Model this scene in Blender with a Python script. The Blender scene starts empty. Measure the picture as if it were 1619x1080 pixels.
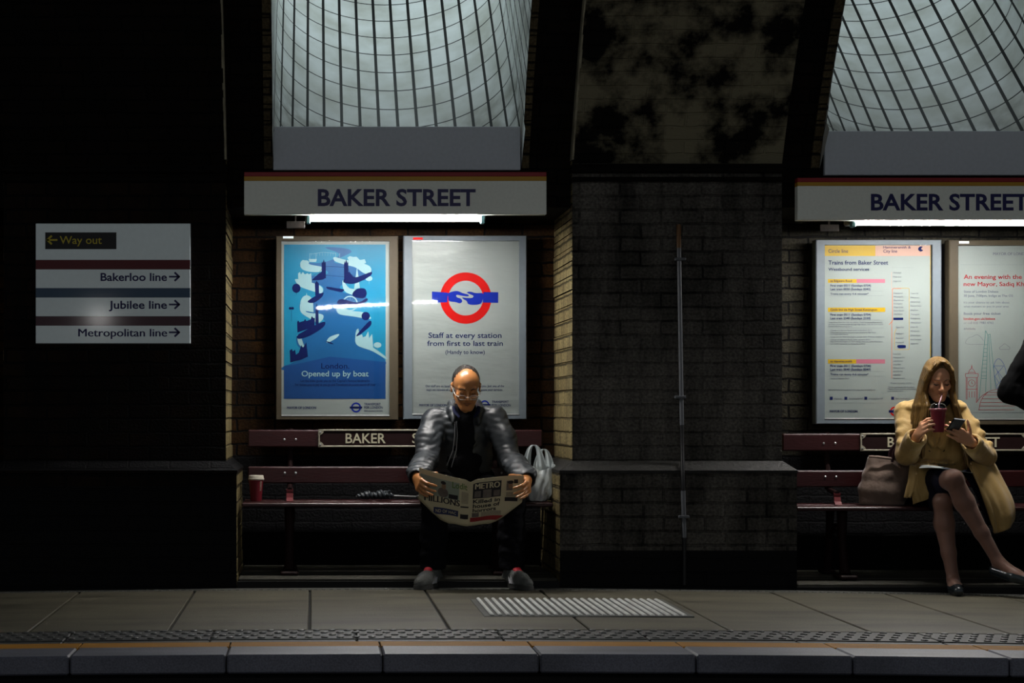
import bpy, math, random
import numpy as np
from mathutils import Vector, Matrix, noise as mnoise

random.seed(7)
SC = bpy.context.scene
COL = SC.collection

# ---------------------------------------------------------------- camera
F_PX, CX, CY, CAM_H, CAM_D = 2720.0, 495.0, 650.0, 0.96, 10.0
cam_data = bpy.data.cameras.new('camera')
cam_data.sensor_width = 36.0
cam_data.lens = F_PX * 36.0 / 1619.0
cam_data.shift_x = (809.5 - CX) / 1619.0
cam_data.shift_y = (CY - 540.0) / 1619.0
cam_data.clip_start, cam_data.clip_end = 0.1, 100
cam = bpy.data.objects.new('camera', cam_data)
COL.objects.link(cam)
cam.location = (0, -CAM_D, CAM_H)
cam.rotation_euler = (math.pi / 2, 0, 0)
SC.camera = cam

# ---------------------------------------------------------------- world, exposure, shaft lamps
world = bpy.data.worlds.new('night_world')
SC.world = world
world.use_nodes = True
bg = world.node_tree.nodes['Background']
bg.inputs[0].default_value = (0.88, 0.95, 1.0, 1)
bg.inputs[1].default_value = 0.17
SC.view_settings.view_transform = 'Standard'
SC.view_settings.look = 'None'
SC.view_settings.gamma = 1.0
SC.view_settings.use_curve_mapping = False
SC.view_settings.exposure = 0.0
TUBE_POWER = 480.0
SHAFT_POWER = 11.0


def area_light(name, loc, target, sx, sy, power, col):
    l = bpy.data.lights.new(name, 'AREA')
    l.shape = 'RECTANGLE'
    l.size, l.size_y, l.energy, l.color = sx, sy, power, col
    o = bpy.data.objects.new(name, l)
    COL.objects.link(o)
    o.location = loc
    d = Vector(target) - Vector(loc)
    o.rotation_euler = d.to_track_quat('-Z', 'Z').to_euler()
    return o


BAY = 3.02                       # spacing of the alcoves
VENT_C = (0.465, 0.465 + BAY)    # centres of the two light shafts in view
for k, vc in enumerate(VENT_C):  # daylight lamps high in the two light shafts
    area_light('shaft_lamp', (vc, 0.55, 4.55), (vc, 0.12, 2.8), 1.1, 0.5, SHAFT_POWER * (1.0, 0.62)[k], (0.80, 0.96, 1.0))


# ---------------------------------------------------------------- helpers
def P(u, v, y):
    """world point seen at photo pixel (u, v) when it lies at depth y"""
    d = CAM_D + y
    return Vector(((u - CX) * d / F_PX, y, CAM_H - (v - CY) * d / F_PX))


def fz(x):
    """height of the worn platform floor, which sags a little towards both ends"""
    x = max(-4.5, min(6.0, x))
    return -0.0035 * (x - 0.6) ** 2


def world_loc(o):
    v = Vector((0, 0, 0))
    while o is not None:
        v += o.location
        o = o.parent
    return v


def thing(name, loc, label, cat, group=None):
    o = bpy.data.objects.new(name, None)
    o.empty_display_size = 0.05
    COL.objects.link(o)
    o.location = loc
    o['label'], o['category'] = label, cat
    if group:
        o['group'] = group
    return o


def tag(o, label, cat, group=None):
    o['label'], o['category'] = label, cat
    if group:
        o['group'] = group
    return o


def link_mesh(name, verts, faces, mat, parent=None, uvs=None, smooth=True, angle=40, mats=None, midx=None):
    off = world_loc(parent) if parent is not None else Vector((0, 0, 0))
    V = np.asarray(verts, dtype=np.float64).reshape(-1, 3) - np.array(off)
    me = bpy.data.meshes.new(name)
    me.from_pydata(V.tolist() if len(V) else [], [], faces)
    if uvs is not None:
        uvl = me.uv_layers.new(name='UVMap')
        flat = np.asarray(uvs, dtype=np.float32).ravel()
        uvl.data.foreach_set('uv', flat)
    for m in (mats or [mat]):
        me.materials.append(m)
    if midx is not None:
        me.polygons.foreach_set('material_index', np.asarray(midx, dtype=np.int32))
    if smooth and len(me.polygons):
        me.polygons.foreach_set('use_smooth', np.ones(len(me.polygons), dtype=bool))
        if angle is not None:
            try:
                me.set_sharp_from_angle(angle=math.radians(angle))
            except Exception:
                pass
    me.update()
    o = bpy.data.objects.new(name, me)
    COL.objects.link(o)
    if parent is not None:
        o.parent = parent
    return o


class MB:
    """collects shapes in world coordinates and links them as one mesh object"""

    def __init__(self):
        self.v, self.f, self.uv = [], [], []

    def face(self, idx, uv=None):
        self.f.append(idx)
        if uv is None:
            p = [Vector(self.v[i]) for i in idx]
            n = Vector((0, 0, 0))
            for i in range(1, len(p) - 1):
                n += (p[i] - p[0]).cross(p[i + 1] - p[0])
            a = [abs(c) for c in n]
            if a[0] >= a[1] and a[0] >= a[2]:
                uv = [(q.y, q.z) for q in p]
            elif a[1] >= a[2]:
                uv = [(q.x, q.z) for q in p]
            else:
                uv = [(q.x, q.y) for q in p]
        self.uv += [tuple(t) for t in uv]

    def add(self, verts, faces):
        b = len(self.v)
        self.v += [tuple(p) for p in verts]
        for fc in faces:
            self.face([b + i for i in fc])

    def box(self, x0, x1, y0, y1, z0, z1, bev=0.0):
        if bev <= 0:
            vs = [(x, y, z) for x in (x0, x1) for y in (y0, y1) for z in (z0, z1)]
            self.add(vs, [(0, 1, 3, 2), (4, 6, 7, 5), (0, 4, 5, 1), (2, 3, 7, 6), (0, 2, 6, 4), (1, 5, 7, 3)])
            return self
        b = min(bev, (x1 - x0) * .49, (y1 - y0) * .49, (z1 - z0) * .49)
        vs, ix = [], {}
        X, Y, Z = (x0, x1), (y0, y1), (z0, z1)
        for i in (0, 1):
            for j in (0, 1):
                for k in (0, 1):
                    c = (X[i], Y[j], Z[k])
                    s = (1 - 2 * i, 1 - 2 * j, 1 - 2 * k)
                    for ax in range(3):
                        p = [c[q] + (0 if q == ax else s[q] * b) for q in range(3)]
                        ix[(i, j, k, ax)] = len(vs)
                        vs.append(p)
        fs = []
        sq = ((0, 0), (1, 0), (1, 1), (0, 1))
        for ax in range(3):
            for sd in (0, 1):
                q = []
                for a, c in sq:
                    t = [0, 0, 0]
                    t[ax], t[(ax + 1) % 3], t[(ax + 2) % 3] = sd, a, c
                    q.append(ix[(t[0], t[1], t[2], ax)])
                fs.append(q if sd else q[::-1])
        for ax in range(3):                       # edge bevels along axis ax
            a1, a2 = (ax + 1) % 3, (ax + 2) % 3
            for s1 in (0, 1):
                for s2 in (0, 1):
                    def kk(e, nax):
                        t = [0, 0, 0]
                        t[ax], t[a1], t[a2] = e, s1, s2
                        return ix[(t[0], t[1], t[2], nax)]
                    q = [kk(0, a1), kk(1, a1), kk(1, a2), kk(0, a2)]
                    fs.append(q if s1 == s2 else q[::-1])
        for i in (0, 1):
            for j in (0, 1):
                for k in (0, 1):
                    q = [ix[(i, j, k, a)] for a in range(3)]
                    fs.append(q if (i + j + k) % 2 else q[::-1])
        self.add(vs, fs)
        return self

    def ring_tube(self, pts, radii, n=12, caps=True, flat=1.0, up=None, closed=False):
        pts = [Vector(p) for p in pts]
        if not hasattr(radii, '__len__'):
            radii = [radii] * len(pts)
        b = len(self.v)
        m = len(pts)
        ref = None
        for i, p in enumerate(pts):
            if closed:
                t = pts[(i + 1) % m] - pts[i - 1]
            else:
                t = pts[min(i + 1, m - 1)] - pts[max(i - 1, 0)]
            t = t.normalized() if t.length > 1e-9 else Vector((0, 0, 1))
            if ref is None:
                ref = Vector(up) if up else (Vector((0, 0, 1)) if abs(t.z) < .9 else Vector((0, 1, 0)))
            s = ref - t * ref.dot(t)
            s.normalize()
            ref = s
            w = t.cross(s)
            for k in range(n):
                a = 2 * math.pi * k / n
                self.v.append(tuple(p + (s * math.cos(a) * flat + w * math.sin(a)) * radii[i]))
        for i in range(m if closed else m - 1):
            i2 = (i + 1) % m
            for k in range(n):
                k2 = (k + 1) % n
                self.face([b + i * n + k, b + i * n + k2, b + i2 * n + k2, b + i2 * n + k])
        if caps and not closed:
            self.face([b + k for k in range(n)][::-1])
            self.face([b + (m - 1) * n + k for k in range(n)])
        return self

    def lathe(self, prof, c, axis=(0, 0, 1), n=24, cap0=True, cap1=True):
        """prof: list of (radius, height along axis)"""
        ax = Vector(axis).normalized()
        s = ax.orthogonal().normalized()
        w = ax.cross(s)
        b = len(self.v)
        c = Vector(c)
        for r, h in prof:
            for k in range(n):
                a = 2 * math.pi * k / n
                self.v.append(tuple(c + ax * h + (s * math.cos(a) + w * math.sin(a)) * r))
        for i in range(len(prof) - 1):
            for k in range(n):
                k2 = (k + 1) % n
                self.face([b + i * n + k, b + i * n + k2, b + (i + 1) * n + k2, b + (i + 1) * n + k])
        if cap0:
            self.face([b + k for k in range(n)][::-1])
        if cap1:
            self.face([b + (len(prof) - 1) * n + k for k in range(n)])
        return self

    def prism(self, pts2, y0, y1):
        """pts2: list of (x, z); extruded from y0 (front) to y1"""
        n = len(pts2)
        area = sum(pts2[i][0] * pts2[(i + 1) % n][1] - pts2[(i + 1) % n][0] * pts2[i][1] for i in range(n))
        if area < 0:
            pts2 = pts2[::-1]
        b = len(self.v)
        self.v += [(x, y0, z) for x, z in pts2] + [(x, y1, z) for x, z in pts2]
        self.face([b + i for i in range(n)])
        self.face([b + n + i for i in range(n)][::-1])
        for i in range(n):
            j = (i + 1) % n
            self.face([b + j, b + i, b + n + i, b + n + j])
        return self

    def grid(self, fn, nu, nv, thick=0.0, uvscale=(1, 1)):
        """surface fn(s,t) over s,t in 0..1; with thick it becomes a closed sheet"""
        b = len(self.v)
        pts = [[Vector(fn(i / nu, j / nv)) for j in range(nv + 1)] for i in range(nu + 1)]
        nrm = None
        def vid(i, j, sd=0):
            return b + sd * (nu + 1) * (nv + 1) + i * (nv + 1) + j
        for i in range(nu + 1):
            for j in range(nv + 1):
                self.v.append(tuple(pts[i][j]))
        if thick:
            for i in range(nu + 1):
                for j in range(nv + 1):
                    du = pts[min(i + 1, nu)][j] - pts[max(i - 1, 0)][j]
                    dv = pts[i][min(j + 1, nv)] - pts[i][max(j - 1, 0)]
                    nn = du.cross(dv)
                    nn = nn.normalized() if nn.length > 1e-12 else Vector((0, 0, 1))
                    self.v.append(tuple(pts[i][j] - nn * thick))
        def uvq(q):
            return [(a / nu * uvscale[0], c / nv * uvscale[1]) for a, c in q]
        for i in range(nu):
            for j in range(nv):
                q = [(i, j), (i + 1, j), (i + 1, j + 1), (i, j + 1)]
                self.face([vid(*t) for t in q], uvq(q))
                if thick:
                    self.face([vid(*t, 1) for t in q][::-1], uvq(q)[::-1])
        if thick:
            edge = [(i, 0) for i in range(nu)] + [(nu, j) for j in range(nv)] + [(i, nv) for i in range(nu, 0, -1)] + [(0, j) for j in range(nv, 0, -1)]
            for k in range(len(edge)):
                a, c = edge[k], edge[(k + 1) % len(edge)]
                self.face([vid(*c), vid(*a), vid(*a, 1), vid(*c, 1)], [(0, 0)] * 4)
        return self

    def strip(self, pts, w, y, th=0.0006):
        """flat printed stroke of width w through (x,z) points on the plane y"""
        for (x0, z0), (x1, z1) in zip(pts[:-1], pts[1:]):
            d = Vector((x1 - x0, z1 - z0))
            if d.length < 1e-7:
                continue
            d.normalize()
            nx, nz = -d.y * w / 2, d.x * w / 2
            ex, ez = d.x * w * .35, d.y * w * .35
            self.prism([(x0 - ex + nx, z0 - ez + nz), (x0 - ex - nx, z0 - ez - nz), (x1 + ex - nx, z1 + ez - nz), (x1 + ex + nx, z1 + ez + nz)], y, y + th)
        return self

    def mesh_data(self, verts, faces):
        self.add(verts, faces)
        return self

    def build(self, name, mat, parent=None, smooth=True, angle=40):
        return link_mesh(name, self.v, self.f, mat, parent, uvs=self.uv, smooth=smooth, angle=angle)


# ---------------------------------------------------------------- text
_tcache = {}


def text_mesh(s, bold=0.0, depth=0.0):
    key = (s, bold, depth)
    if key in _tcache:
        return _tcache[key]
    c = bpy.data.curves.new('lettering', 'FONT')
    c.body = s
    c.size = 1.0
    c.resolution_u = 3
    c.offset = bold
    c.extrude = depth
    o = bpy.data.objects.new('lettering', c)
    COL.objects.link(o)
    dg = bpy.context.evaluated_depsgraph_get()
    m = bpy.data.meshes.new_from_object(o.evaluated_get(dg))
    V = np.array([tuple(v.co) for v in m.vertices]).reshape(-1, 3)
    Fc = [list(p.vertices) for p in m.polygons]
    bpy.data.objects.remove(o)
    bpy.data.curves.remove(c)
    bpy.data.meshes.remove(m)
    _tcache[key] = (V, Fc)
    return V, Fc


CAP = 0.682


def put_text(mb, s, x0, z0, cap, y, width=None, align='l', bold=0.0, depth=0.001, shear=0.0):
    """lettering with its baseline starting at (x0,z0), facing -y; width stretches it"""
    if bold > .004 and 'M' in s:            # a stout M: struck three times, a hair apart
        e = bold * 1.0 * cap / CAP
        for dx in (-e, e):
            put_text(mb, s, x0 + dx, z0, cap, y - (.0001 if dx > 0 else .00005), width, align, 0.0, depth, shear)
        bold = 0.0
    V, Fc = text_mesh(s, bold, 0.01 if depth else 0.0)
    if not len(V):
        return 0
    k = cap / CAP
    W = V[:, 0].max() - V[:, 0].min()
    kx = (width / W) if width else k
    xs = (V[:, 0] - V[:, 0].min()) * kx
    w = W * kx
    if align == 'c':
        xs = xs - w / 2
    elif align == 'r':
        xs = xs - w
    zs = V[:, 1] * k
    zz = np.where(V[:, 2] > 0, -1, 0) * depth if depth else 0 * zs
    mb.add(np.stack([x0 + xs + shear * zs, y + zz, z0 + zs], 1), Fc)
    return w


def px_text(mb, s, u0, u1, vtop, vbase, y, bold=0.0, depth=0.0006):
    a, b, t = P(u0, vbase, y), P(u1, vbase, y), P(u0, vtop, y)
    return put_text(mb, s, a.x, a.z, t.z - a.z, y, width=b.x - a.x, bold=bold, depth=depth)


# ---------------------------------------------------------------- materials
def new_mat(name):
    m = bpy.data.materials.new(name)
    m.use_nodes = True
    nt = m.node_tree
    return m, nt, nt.nodes['Principled BSDF']


def N(nt, t, **kw):
    n = nt.nodes.new(t)
    for k, v in kw.items():
        setattr(n, k, v)
    return n


def mat(name, col, rough=.6, var=.12, scale=12.0, metal=0.0, spec=.25, bump=0.0, bdist=.01, bscale=60.0, coat=0.0, stretch=None, sheen=0.0, sss=0.0):
    m, nt, b = new_mat(name)
    b.inputs['Roughness'].default_value = rough
    b.inputs['Metallic'].default_value = metal
    b.inputs['Specular IOR Level'].default_value = spec
    b.inputs['Coat Weight'].default_value = coat
    b.inputs['Coat Roughness'].default_value = .15
    b.inputs['Sheen Weight'].default_value = sheen
    if sss:
        b.inputs['Subsurface Weight'].default_value = sss
        b.inputs['Subsurface Radius'].default_value = (.01, .004, .002)
    tc = N(nt, 'ShaderNodeTexCoord')
    vec = tc.outputs['Object']
    if stretch:
        mp = N(nt, 'ShaderNodeMapping')
        mp.inputs['Scale'].default_value = stretch
        nt.links.new(vec, mp.inputs[0])
        vec = mp.outputs[0]
    ns = N(nt, 'ShaderNodeTexNoise')
    ns.inputs['Scale'].default_value = scale
    ns.inputs['Detail'].default_value = 5
    nt.links.new(vec, ns.inputs['Vector'])
    mx = N(nt, 'ShaderNodeMix', data_type='RGBA')
    lo = [c * (1 - var) for c in col]
    hi = [min(1, c * (1 + var)) for c in col]
    mx.inputs[6].default_value = (*lo, 1)
    mx.inputs[7].default_value = (*hi, 1)
    nt.links.new(ns.outputs['Fac'], mx.inputs[0])
    nt.links.new(mx.outputs[2], b.inputs['Base Color'])
    if bump:
        n2 = N(nt, 'ShaderNodeTexNoise')
        n2.inputs['Scale'].default_value = bscale
        n2.inputs['Detail'].default_value = 4
        nt.links.new(vec, n2.inputs['Vector'])
        bp = N(nt, 'ShaderNodeBump')
        bp.inputs['Strength'].default_value = min(1, bump)
        bp.inputs['Distance'].default_value = bdist
        nt.links.new(n2.outputs['Fac'], bp.inputs['Height'])
        nt.links.new(bp.outputs[0], b.inputs['Normal'])
    return m


def ramp(nt, src, stops):
    r = N(nt, 'ShaderNodeValToRGB')
    el = r.color_ramp.elements
    while len(el) < len(stops):
        el.new(.5)
    for e, (p, c) in zip(el, stops):
        e.position, e.color = p, (*c, 1)
    nt.links.new(src, r.inputs[0])
    return r


def brick_mat(name, c1, c2, mortar, stain, stain_amt, rough=.65, bump=.8, patch=None, band=None):
    """sooty brickwork; stain colour in big vertical streaks; band = black painted foot below a height (m)"""
    m, nt, b = new_mat(name)
    uv = N(nt, 'ShaderNodeUVMap')
    br = N(nt, 'ShaderNodeTexBrick')
    br.inputs['Color1'].default_value = (*c1, 1)
    br.inputs['Color2'].default_value = (*c2, 1)
    br.inputs['Mortar'].default_value = (*mortar, 1)
    br.inputs['Scale'].default_value = 1.0
    br.inputs['Mortar Size'].default_value = .007
    br.inputs['Mortar Smooth'].default_value = .4
    br.inputs['Bias'].default_value = -.1
    br.inputs['Brick Width'].default_value = .225
    br.inputs['Row Height'].default_value = .0765
    wob = N(nt, 'ShaderNodeTexNoise')
    wob.inputs['Scale'].default_value = 9
    nt.links.new(uv.outputs[0], wob.inputs['Vector'])
    sub = N(nt, 'ShaderNodeVectorMath', operation='SUBTRACT')
    sub.inputs[1].default_value = (.5, .5, .5)
    nt.links.new(wob.outputs['Color'], sub.inputs[0])
    scl = N(nt, 'ShaderNodeVectorMath', operation='SCALE')
    scl.inputs['Scale'].default_value = .018
    nt.links.new(sub.outputs[0], scl.inputs[0])
    ad = N(nt, 'ShaderNodeVectorMath', operation='ADD')
    nt.links.new(uv.outputs[0], ad.inputs[0])
    nt.links.new(scl.outputs[0], ad.inputs[1])
    nt.links.new(ad.outputs[0], br.inputs['Vector'])
    mp = N(nt, 'ShaderNodeMapping')
    mp.inputs['Scale'].default_value = (5.5, 1.5, 1)
    nt.links.new(uv.outputs[0], mp.inputs[0])
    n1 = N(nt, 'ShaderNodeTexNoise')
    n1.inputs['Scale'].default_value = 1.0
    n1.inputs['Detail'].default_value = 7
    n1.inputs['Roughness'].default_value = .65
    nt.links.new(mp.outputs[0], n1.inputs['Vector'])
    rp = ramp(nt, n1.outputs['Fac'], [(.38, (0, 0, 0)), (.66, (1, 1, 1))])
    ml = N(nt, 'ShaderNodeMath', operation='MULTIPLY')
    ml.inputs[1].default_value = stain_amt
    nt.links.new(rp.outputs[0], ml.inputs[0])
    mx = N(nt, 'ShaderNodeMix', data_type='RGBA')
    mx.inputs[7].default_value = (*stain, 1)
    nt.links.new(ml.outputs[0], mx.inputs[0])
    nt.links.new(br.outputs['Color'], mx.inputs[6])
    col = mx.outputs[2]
    n3 = N(nt, 'ShaderNodeTexNoise')                # fine grain
    n3.inputs['Scale'].default_value = 70
    n3.inputs['Detail'].default_value = 5
    nt.links.new(uv.outputs[0], n3.inputs['Vector'])
    g = ramp(nt, n3.outputs['Fac'], [(.3, (.45, .45, .45)), (.75, (1.5, 1.5, 1.5))])
    mm = N(nt, 'ShaderNodeMix', data_type='RGBA', blend_type='MULTIPLY')
    mm.inputs[0].default_value = 1
    nt.links.new(col, mm.inputs[6])
    nt.links.new(g.outputs[0], mm.inputs[7])
    col = mm.outputs[2]
    if patch:                                       # surviving plaster patches
        n4 = N(nt, 'ShaderNodeTexNoise')
        n4.inputs['Scale'].default_value = 2.8
        n4.inputs['Detail'].default_value = 9
        n4.inputs['Roughness'].default_value = .62
        nt.links.new(uv.outputs[0], n4.inputs['Vector'])
        r4 = ramp(nt, n4.outputs['Fac'], [(.44, (0, 0, 0)), (.56, (1, 1, 1))])
        m4 = N(nt, 'ShaderNodeMix', data_type='RGBA')
        m4.inputs[7].default_value = (*patch, 1)
        nt.links.new(r4.outputs[0], m4.inputs[0])
        nt.links.new(col, m4.inputs[6])
        col = m4.outputs[2]
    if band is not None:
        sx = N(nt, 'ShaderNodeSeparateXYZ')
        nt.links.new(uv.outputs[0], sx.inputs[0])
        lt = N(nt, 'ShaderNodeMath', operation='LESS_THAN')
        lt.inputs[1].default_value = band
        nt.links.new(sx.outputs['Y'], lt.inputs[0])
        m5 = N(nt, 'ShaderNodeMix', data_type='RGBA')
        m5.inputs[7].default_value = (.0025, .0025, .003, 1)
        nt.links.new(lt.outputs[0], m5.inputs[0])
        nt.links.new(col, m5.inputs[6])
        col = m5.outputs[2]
    nt.links.new(col, b.inputs['Base Color'])
    b.inputs['Roughness'].default_value = rough
    b.inputs['Specular IOR Level'].default_value = .10
    inv = N(nt, 'ShaderNodeMath', operation='SUBTRACT')
    inv.inputs[0].default_value = 1
    nt.links.new(br.outputs['Fac'], inv.inputs[1])
    ma = N(nt, 'ShaderNodeMath', operation='MULTIPLY_ADD')
    ma.inputs[1].default_value = .55
    nt.links.new(n3.outputs['Fac'], ma.inputs[0])
    nt.links.new(inv.outputs[0], ma.inputs[2])
    bp = N(nt, 'ShaderNodeBump')
    bp.inputs['Strength'].default_value = bump
    bp.inputs['Distance'].default_value = .012
    nt.links.new(ma.outputs[0], bp.inputs['Height'])
    nt.links.new(bp.outputs[0], b.inputs['Normal'])
    return m


def glass_mat(name, tint=(1, 1, 1), rough=.02, refl=.5):
    """window glass: clear, with the mirror reflection real glass has"""
    m, nt, b = new_mat(name)
    nt.nodes.remove(b)
    out = nt.nodes['Material Output']
    tr = N(nt, 'ShaderNodeBsdfTransparent')
    tr.inputs[0].default_value = (*tint, 1)
    gl = N(nt, 'ShaderNodeBsdfGlossy')
    gl.inputs['Roughness'].default_value = rough
    fr = N(nt, 'ShaderNodeFresnel')
    fr.inputs['IOR'].default_value = 1.45
    mu = N(nt, 'ShaderNodeMath', operation='MULTIPLY')
    mu.inputs[1].default_value = refl * 2
    ge = N(nt, 'ShaderNodeNewGeometry')          # only the outer face mirrors
    nb = N(nt, 'ShaderNodeMath', operation='SUBTRACT')
    nb.inputs[0].default_value = 1
    nt.links.new(ge.outputs['Backfacing'], nb.inputs[1])
    m0 = N(nt, 'ShaderNodeMath', operation='MULTIPLY')
    nt.links.new(fr.outputs[0], m0.inputs[0])
    nt.links.new(nb.outputs[0], m0.inputs[1])
    nt.links.new(m0.outputs[0], mu.inputs[0])
    mx = N(nt, 'ShaderNodeMixShader')
    nt.links.new(mu.outputs[0], mx.inputs[0])
    nt.links.new(tr.outputs[0], mx.inputs[1])
    nt.links.new(gl.outputs[0], mx.inputs[2])
    nt.links.new(mx.outputs[0], out.inputs['Surface'])
    return m


def emit_mat(name, col, strength):
    m, nt, b = new_mat(name)
    b.inputs['Base Color'].default_value = (*col, 1)
    b.inputs['Emission Color'].default_value = (*col, 1)
    b.inputs['Emission Strength'].default_value = strength
    return m


M = {}
M['black'] = mat('black_paint', (.006, .006, .007), .45, .3)
M['navy_ink'] = mat('navy_ink', (.008, .008, .075), .4, .05)
M['sign_white'] = mat('enamel_white', (.76, .85, .86), .09, .05, scale=40, spec=.45)
M['sign_cream'] = mat('enamel_cream', (.66, .68, .62), .55, .1, scale=60)
M['panel_grey'] = mat('grey_board', (.43, .46, .50), .6, .1, scale=50)
M['sign_red'] = mat('sign_red', (.20, .008, .012), .45)
M['sign_yellow'] = mat('sign_yellow', (.36, .19, .01), .45)
M['brown_line'] = mat('dark_red_enamel', (.085, .003, .005), .09, spec=.3)
M['blue_line'] = mat('grey_blue_enamel', (.035, .07, .12), .09, spec=.3)
M['plum_line'] = mat('plum_enamel', (.040, .002, .010), .09, spec=.45)
M['yellow_ink'] = mat('yellow_ink', (.45, .36, .03), .5)
M['frame_bronze'] = mat('bronze_frame', (.036, .029, .018), .55, .15, scale=30, spec=.15)
M['frame_alu'] = mat('aluminium_frame', (.075, .092, .105), .5, .12, scale=30, spec=.2)
M['paper_white'] = mat('poster_paper', (.230, .250, .244), .34, .05, scale=6, bump=1.0, bdist=.012, bscale=2.0, stretch=(1, 1, 3.0), spec=.4)
M['paper_flat'] = mat('poster_paper_flat', (.224, .248, .240), .5, .06, scale=7, bump=.05, bscale=8)
M['red_ink'] = mat('red_ink', (.38, .003, .002), .5, .04, spec=.08)
M['blue_ink'] = mat('royal_blue_ink', (.003, .014, .22), .5, .05, spec=.08)
M['grey_ink'] = mat('grey_ink', (.11, .12, .15), .5, .05)
M['black_ink'] = mat('black_ink', (.015, .015, .02), .5)
M['steel'] = mat('steel', (.42, .43, .43), .35, .15, metal=.8)
M['glass'] = glass_mat('poster_glass', (.88, .89, .885))

# ================================================================ THE SETTING
M['pier'] = brick_mat('painted_pier_brick', (.036, .033, .028), (.016, .0148, .0125), (.002, .002, .0018), (.125, .115, .10), .62, rough=.7, bump=.9, band=.20)
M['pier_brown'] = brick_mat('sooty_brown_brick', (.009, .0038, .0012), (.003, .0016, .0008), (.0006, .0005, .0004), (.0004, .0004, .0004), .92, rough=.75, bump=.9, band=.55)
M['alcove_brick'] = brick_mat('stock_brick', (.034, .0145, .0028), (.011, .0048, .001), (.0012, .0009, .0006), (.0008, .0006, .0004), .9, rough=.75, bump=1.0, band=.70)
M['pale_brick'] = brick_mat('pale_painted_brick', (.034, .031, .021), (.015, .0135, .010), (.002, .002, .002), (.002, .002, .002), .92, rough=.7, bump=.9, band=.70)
M['reveal_brick'] = brick_mat('buff_reveal_brick', (.21, .168, .078), (.13, .10, .045), (.03, .024, .013), (.05, .04, .02), .75, rough=.65, bump=1.0)
M['vault_brick'] = brick_mat('vault_brick', (.006, .0042, .0026), (.0025, .0016, .001), (.001, .001, .001), (.002, .002, .002), .8, rough=.85)
M['vault_plaster'] = brick_mat('flaking_plaster', (.006, .005, .004), (.003, .003, .002), (.001, .001, .001), (.001, .001, .001), .6, rough=.85, patch=(.15, .135, .088))
M['quoin'] = brick_mat('quoin_brick', (.085, .066, .034), (.055, .042, .022), (.004, .004, .003), (.03, .024, .014), .6, rough=.7)
M['ledge'] = mat('ledge_stone', (.007, .0065, .0055), .6, .8, scale=18, bump=.6, bscale=40)
M['step'] = mat('step_concrete', (.036, .034, .027), .7, .5, scale=14, bump=.4, spec=.15)
M['foot_black'] = mat('black_foot', (.003, .003, .003), .7, .2)


def tile_mat(lw):
    m, nt, b = new_mat('white_shaft_tile')
    uv = N(nt, 'ShaderNodeUVMap')
    sp = N(nt, 'ShaderNodeSeparateXYZ')
    nt.links.new(uv.outputs[0], sp.inputs[0])

    def line(src, size, w):
        d = N(nt, 'ShaderNodeMath', operation='DIVIDE')
        d.inputs[1].default_value = size
        nt.links.new(src, d.inputs[0])
        f = N(nt, 'ShaderNodeMath', operation='FRACT')
        nt.links.new(d.outputs[0], f.inputs[0])
        s = N(nt, 'ShaderNodeMath', operation='SUBTRACT')
        s.inputs[1].default_value = .5
        nt.links.new(f.outputs[0], s.inputs[0])
        a = N(nt, 'ShaderNodeMath', operation='ABSOLUTE')
        nt.links.new(s.outputs[0], a.inputs[0])
        g = N(nt, 'ShaderNodeMath', operation='GREATER_THAN')
        g.inputs[1].default_value = .5 - w / size / 2
        nt.links.new(a.outputs[0], g.inputs[0])
        return g.outputs[0]
    l1 = line(sp.outputs['X'], .1125, lw)
    l2 = line(sp.outputs['Y'], .205, lw * .52)
    mxm = N(nt, 'ShaderNodeMath', operation='MAXIMUM')
    nt.links.new(l1, mxm.inputs[0])
    nt.links.new(l2, mxm.inputs[1])
    ns = N(nt, 'ShaderNodeTexNoise')
    ns.inputs['Scale'].default_value = 3.5
    ns.inputs['Detail'].default_value = 6
    nt.links.new(uv.outputs[0], ns.inputs['Vector'])
    r = ramp(nt, ns.outputs['Fac'], [(.32, (.50, .51, .46)), (.62, (.74, .77, .76))])
    # grime of its own shape along the foot of the shaft
    mr = N(nt, 'ShaderNodeMapRange')
    mr.inputs['From Min'].default_value = .08
    mr.inputs['From Max'].default_value = .30
    mr.inputs['To Min'].default_value = .55
    mr.inputs['To Max'].default_value = 0
    nt.links.new(sp.outputs['Y'], mr.inputs['Value'])
    n2 = N(nt, 'ShaderNodeTexNoise')
    n2.inputs['Scale'].default_value = 6
    n2.inputs['Detail'].default_value = 8
    nt.links.new(uv.outputs[0], n2.inputs['Vector'])
    r2 = ramp(nt, n2.outputs['Fac'], [(.42, (0, 0, 0)), (.62, (1, 1, 1))])
    mu = N(nt, 'ShaderNodeMath', operation='MULTIPLY')
    nt.links.new(mr.outputs[0], mu.inputs[0])
    nt.links.new(r2.outputs[0], mu.inputs[1])
    m1 = N(nt, 'ShaderNodeMix', data_type='RGBA')
    m1.inputs[7].default_value = (.10, .09, .06, 1)
    nt.links.new(mu.outputs[0], m1.inputs[0])
    nt.links.new(r.outputs[0], m1.inputs[6])
    m2 = N(nt, 'ShaderNodeMix', data_type='RGBA')
    m2.inputs[7].default_value = (.005, .006, .0055, 1)
    nt.links.new(mxm.outputs[0], m2.inputs[0])
    nt.links.new(m1.outputs[2], m2.inputs[6])
    nt.links.new(m2.outputs[2], b.inputs['Base Color'])
    b.inputs['Roughness'].default_value = .5
    b.inputs['Specular IOR Level'].default_value = .15
    return m


M['tile'] = tile_mat(.0185)


def structure(o):
    o['kind'] = 'structure'
    return o


XL, XR = -9.0, 12.0
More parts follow.
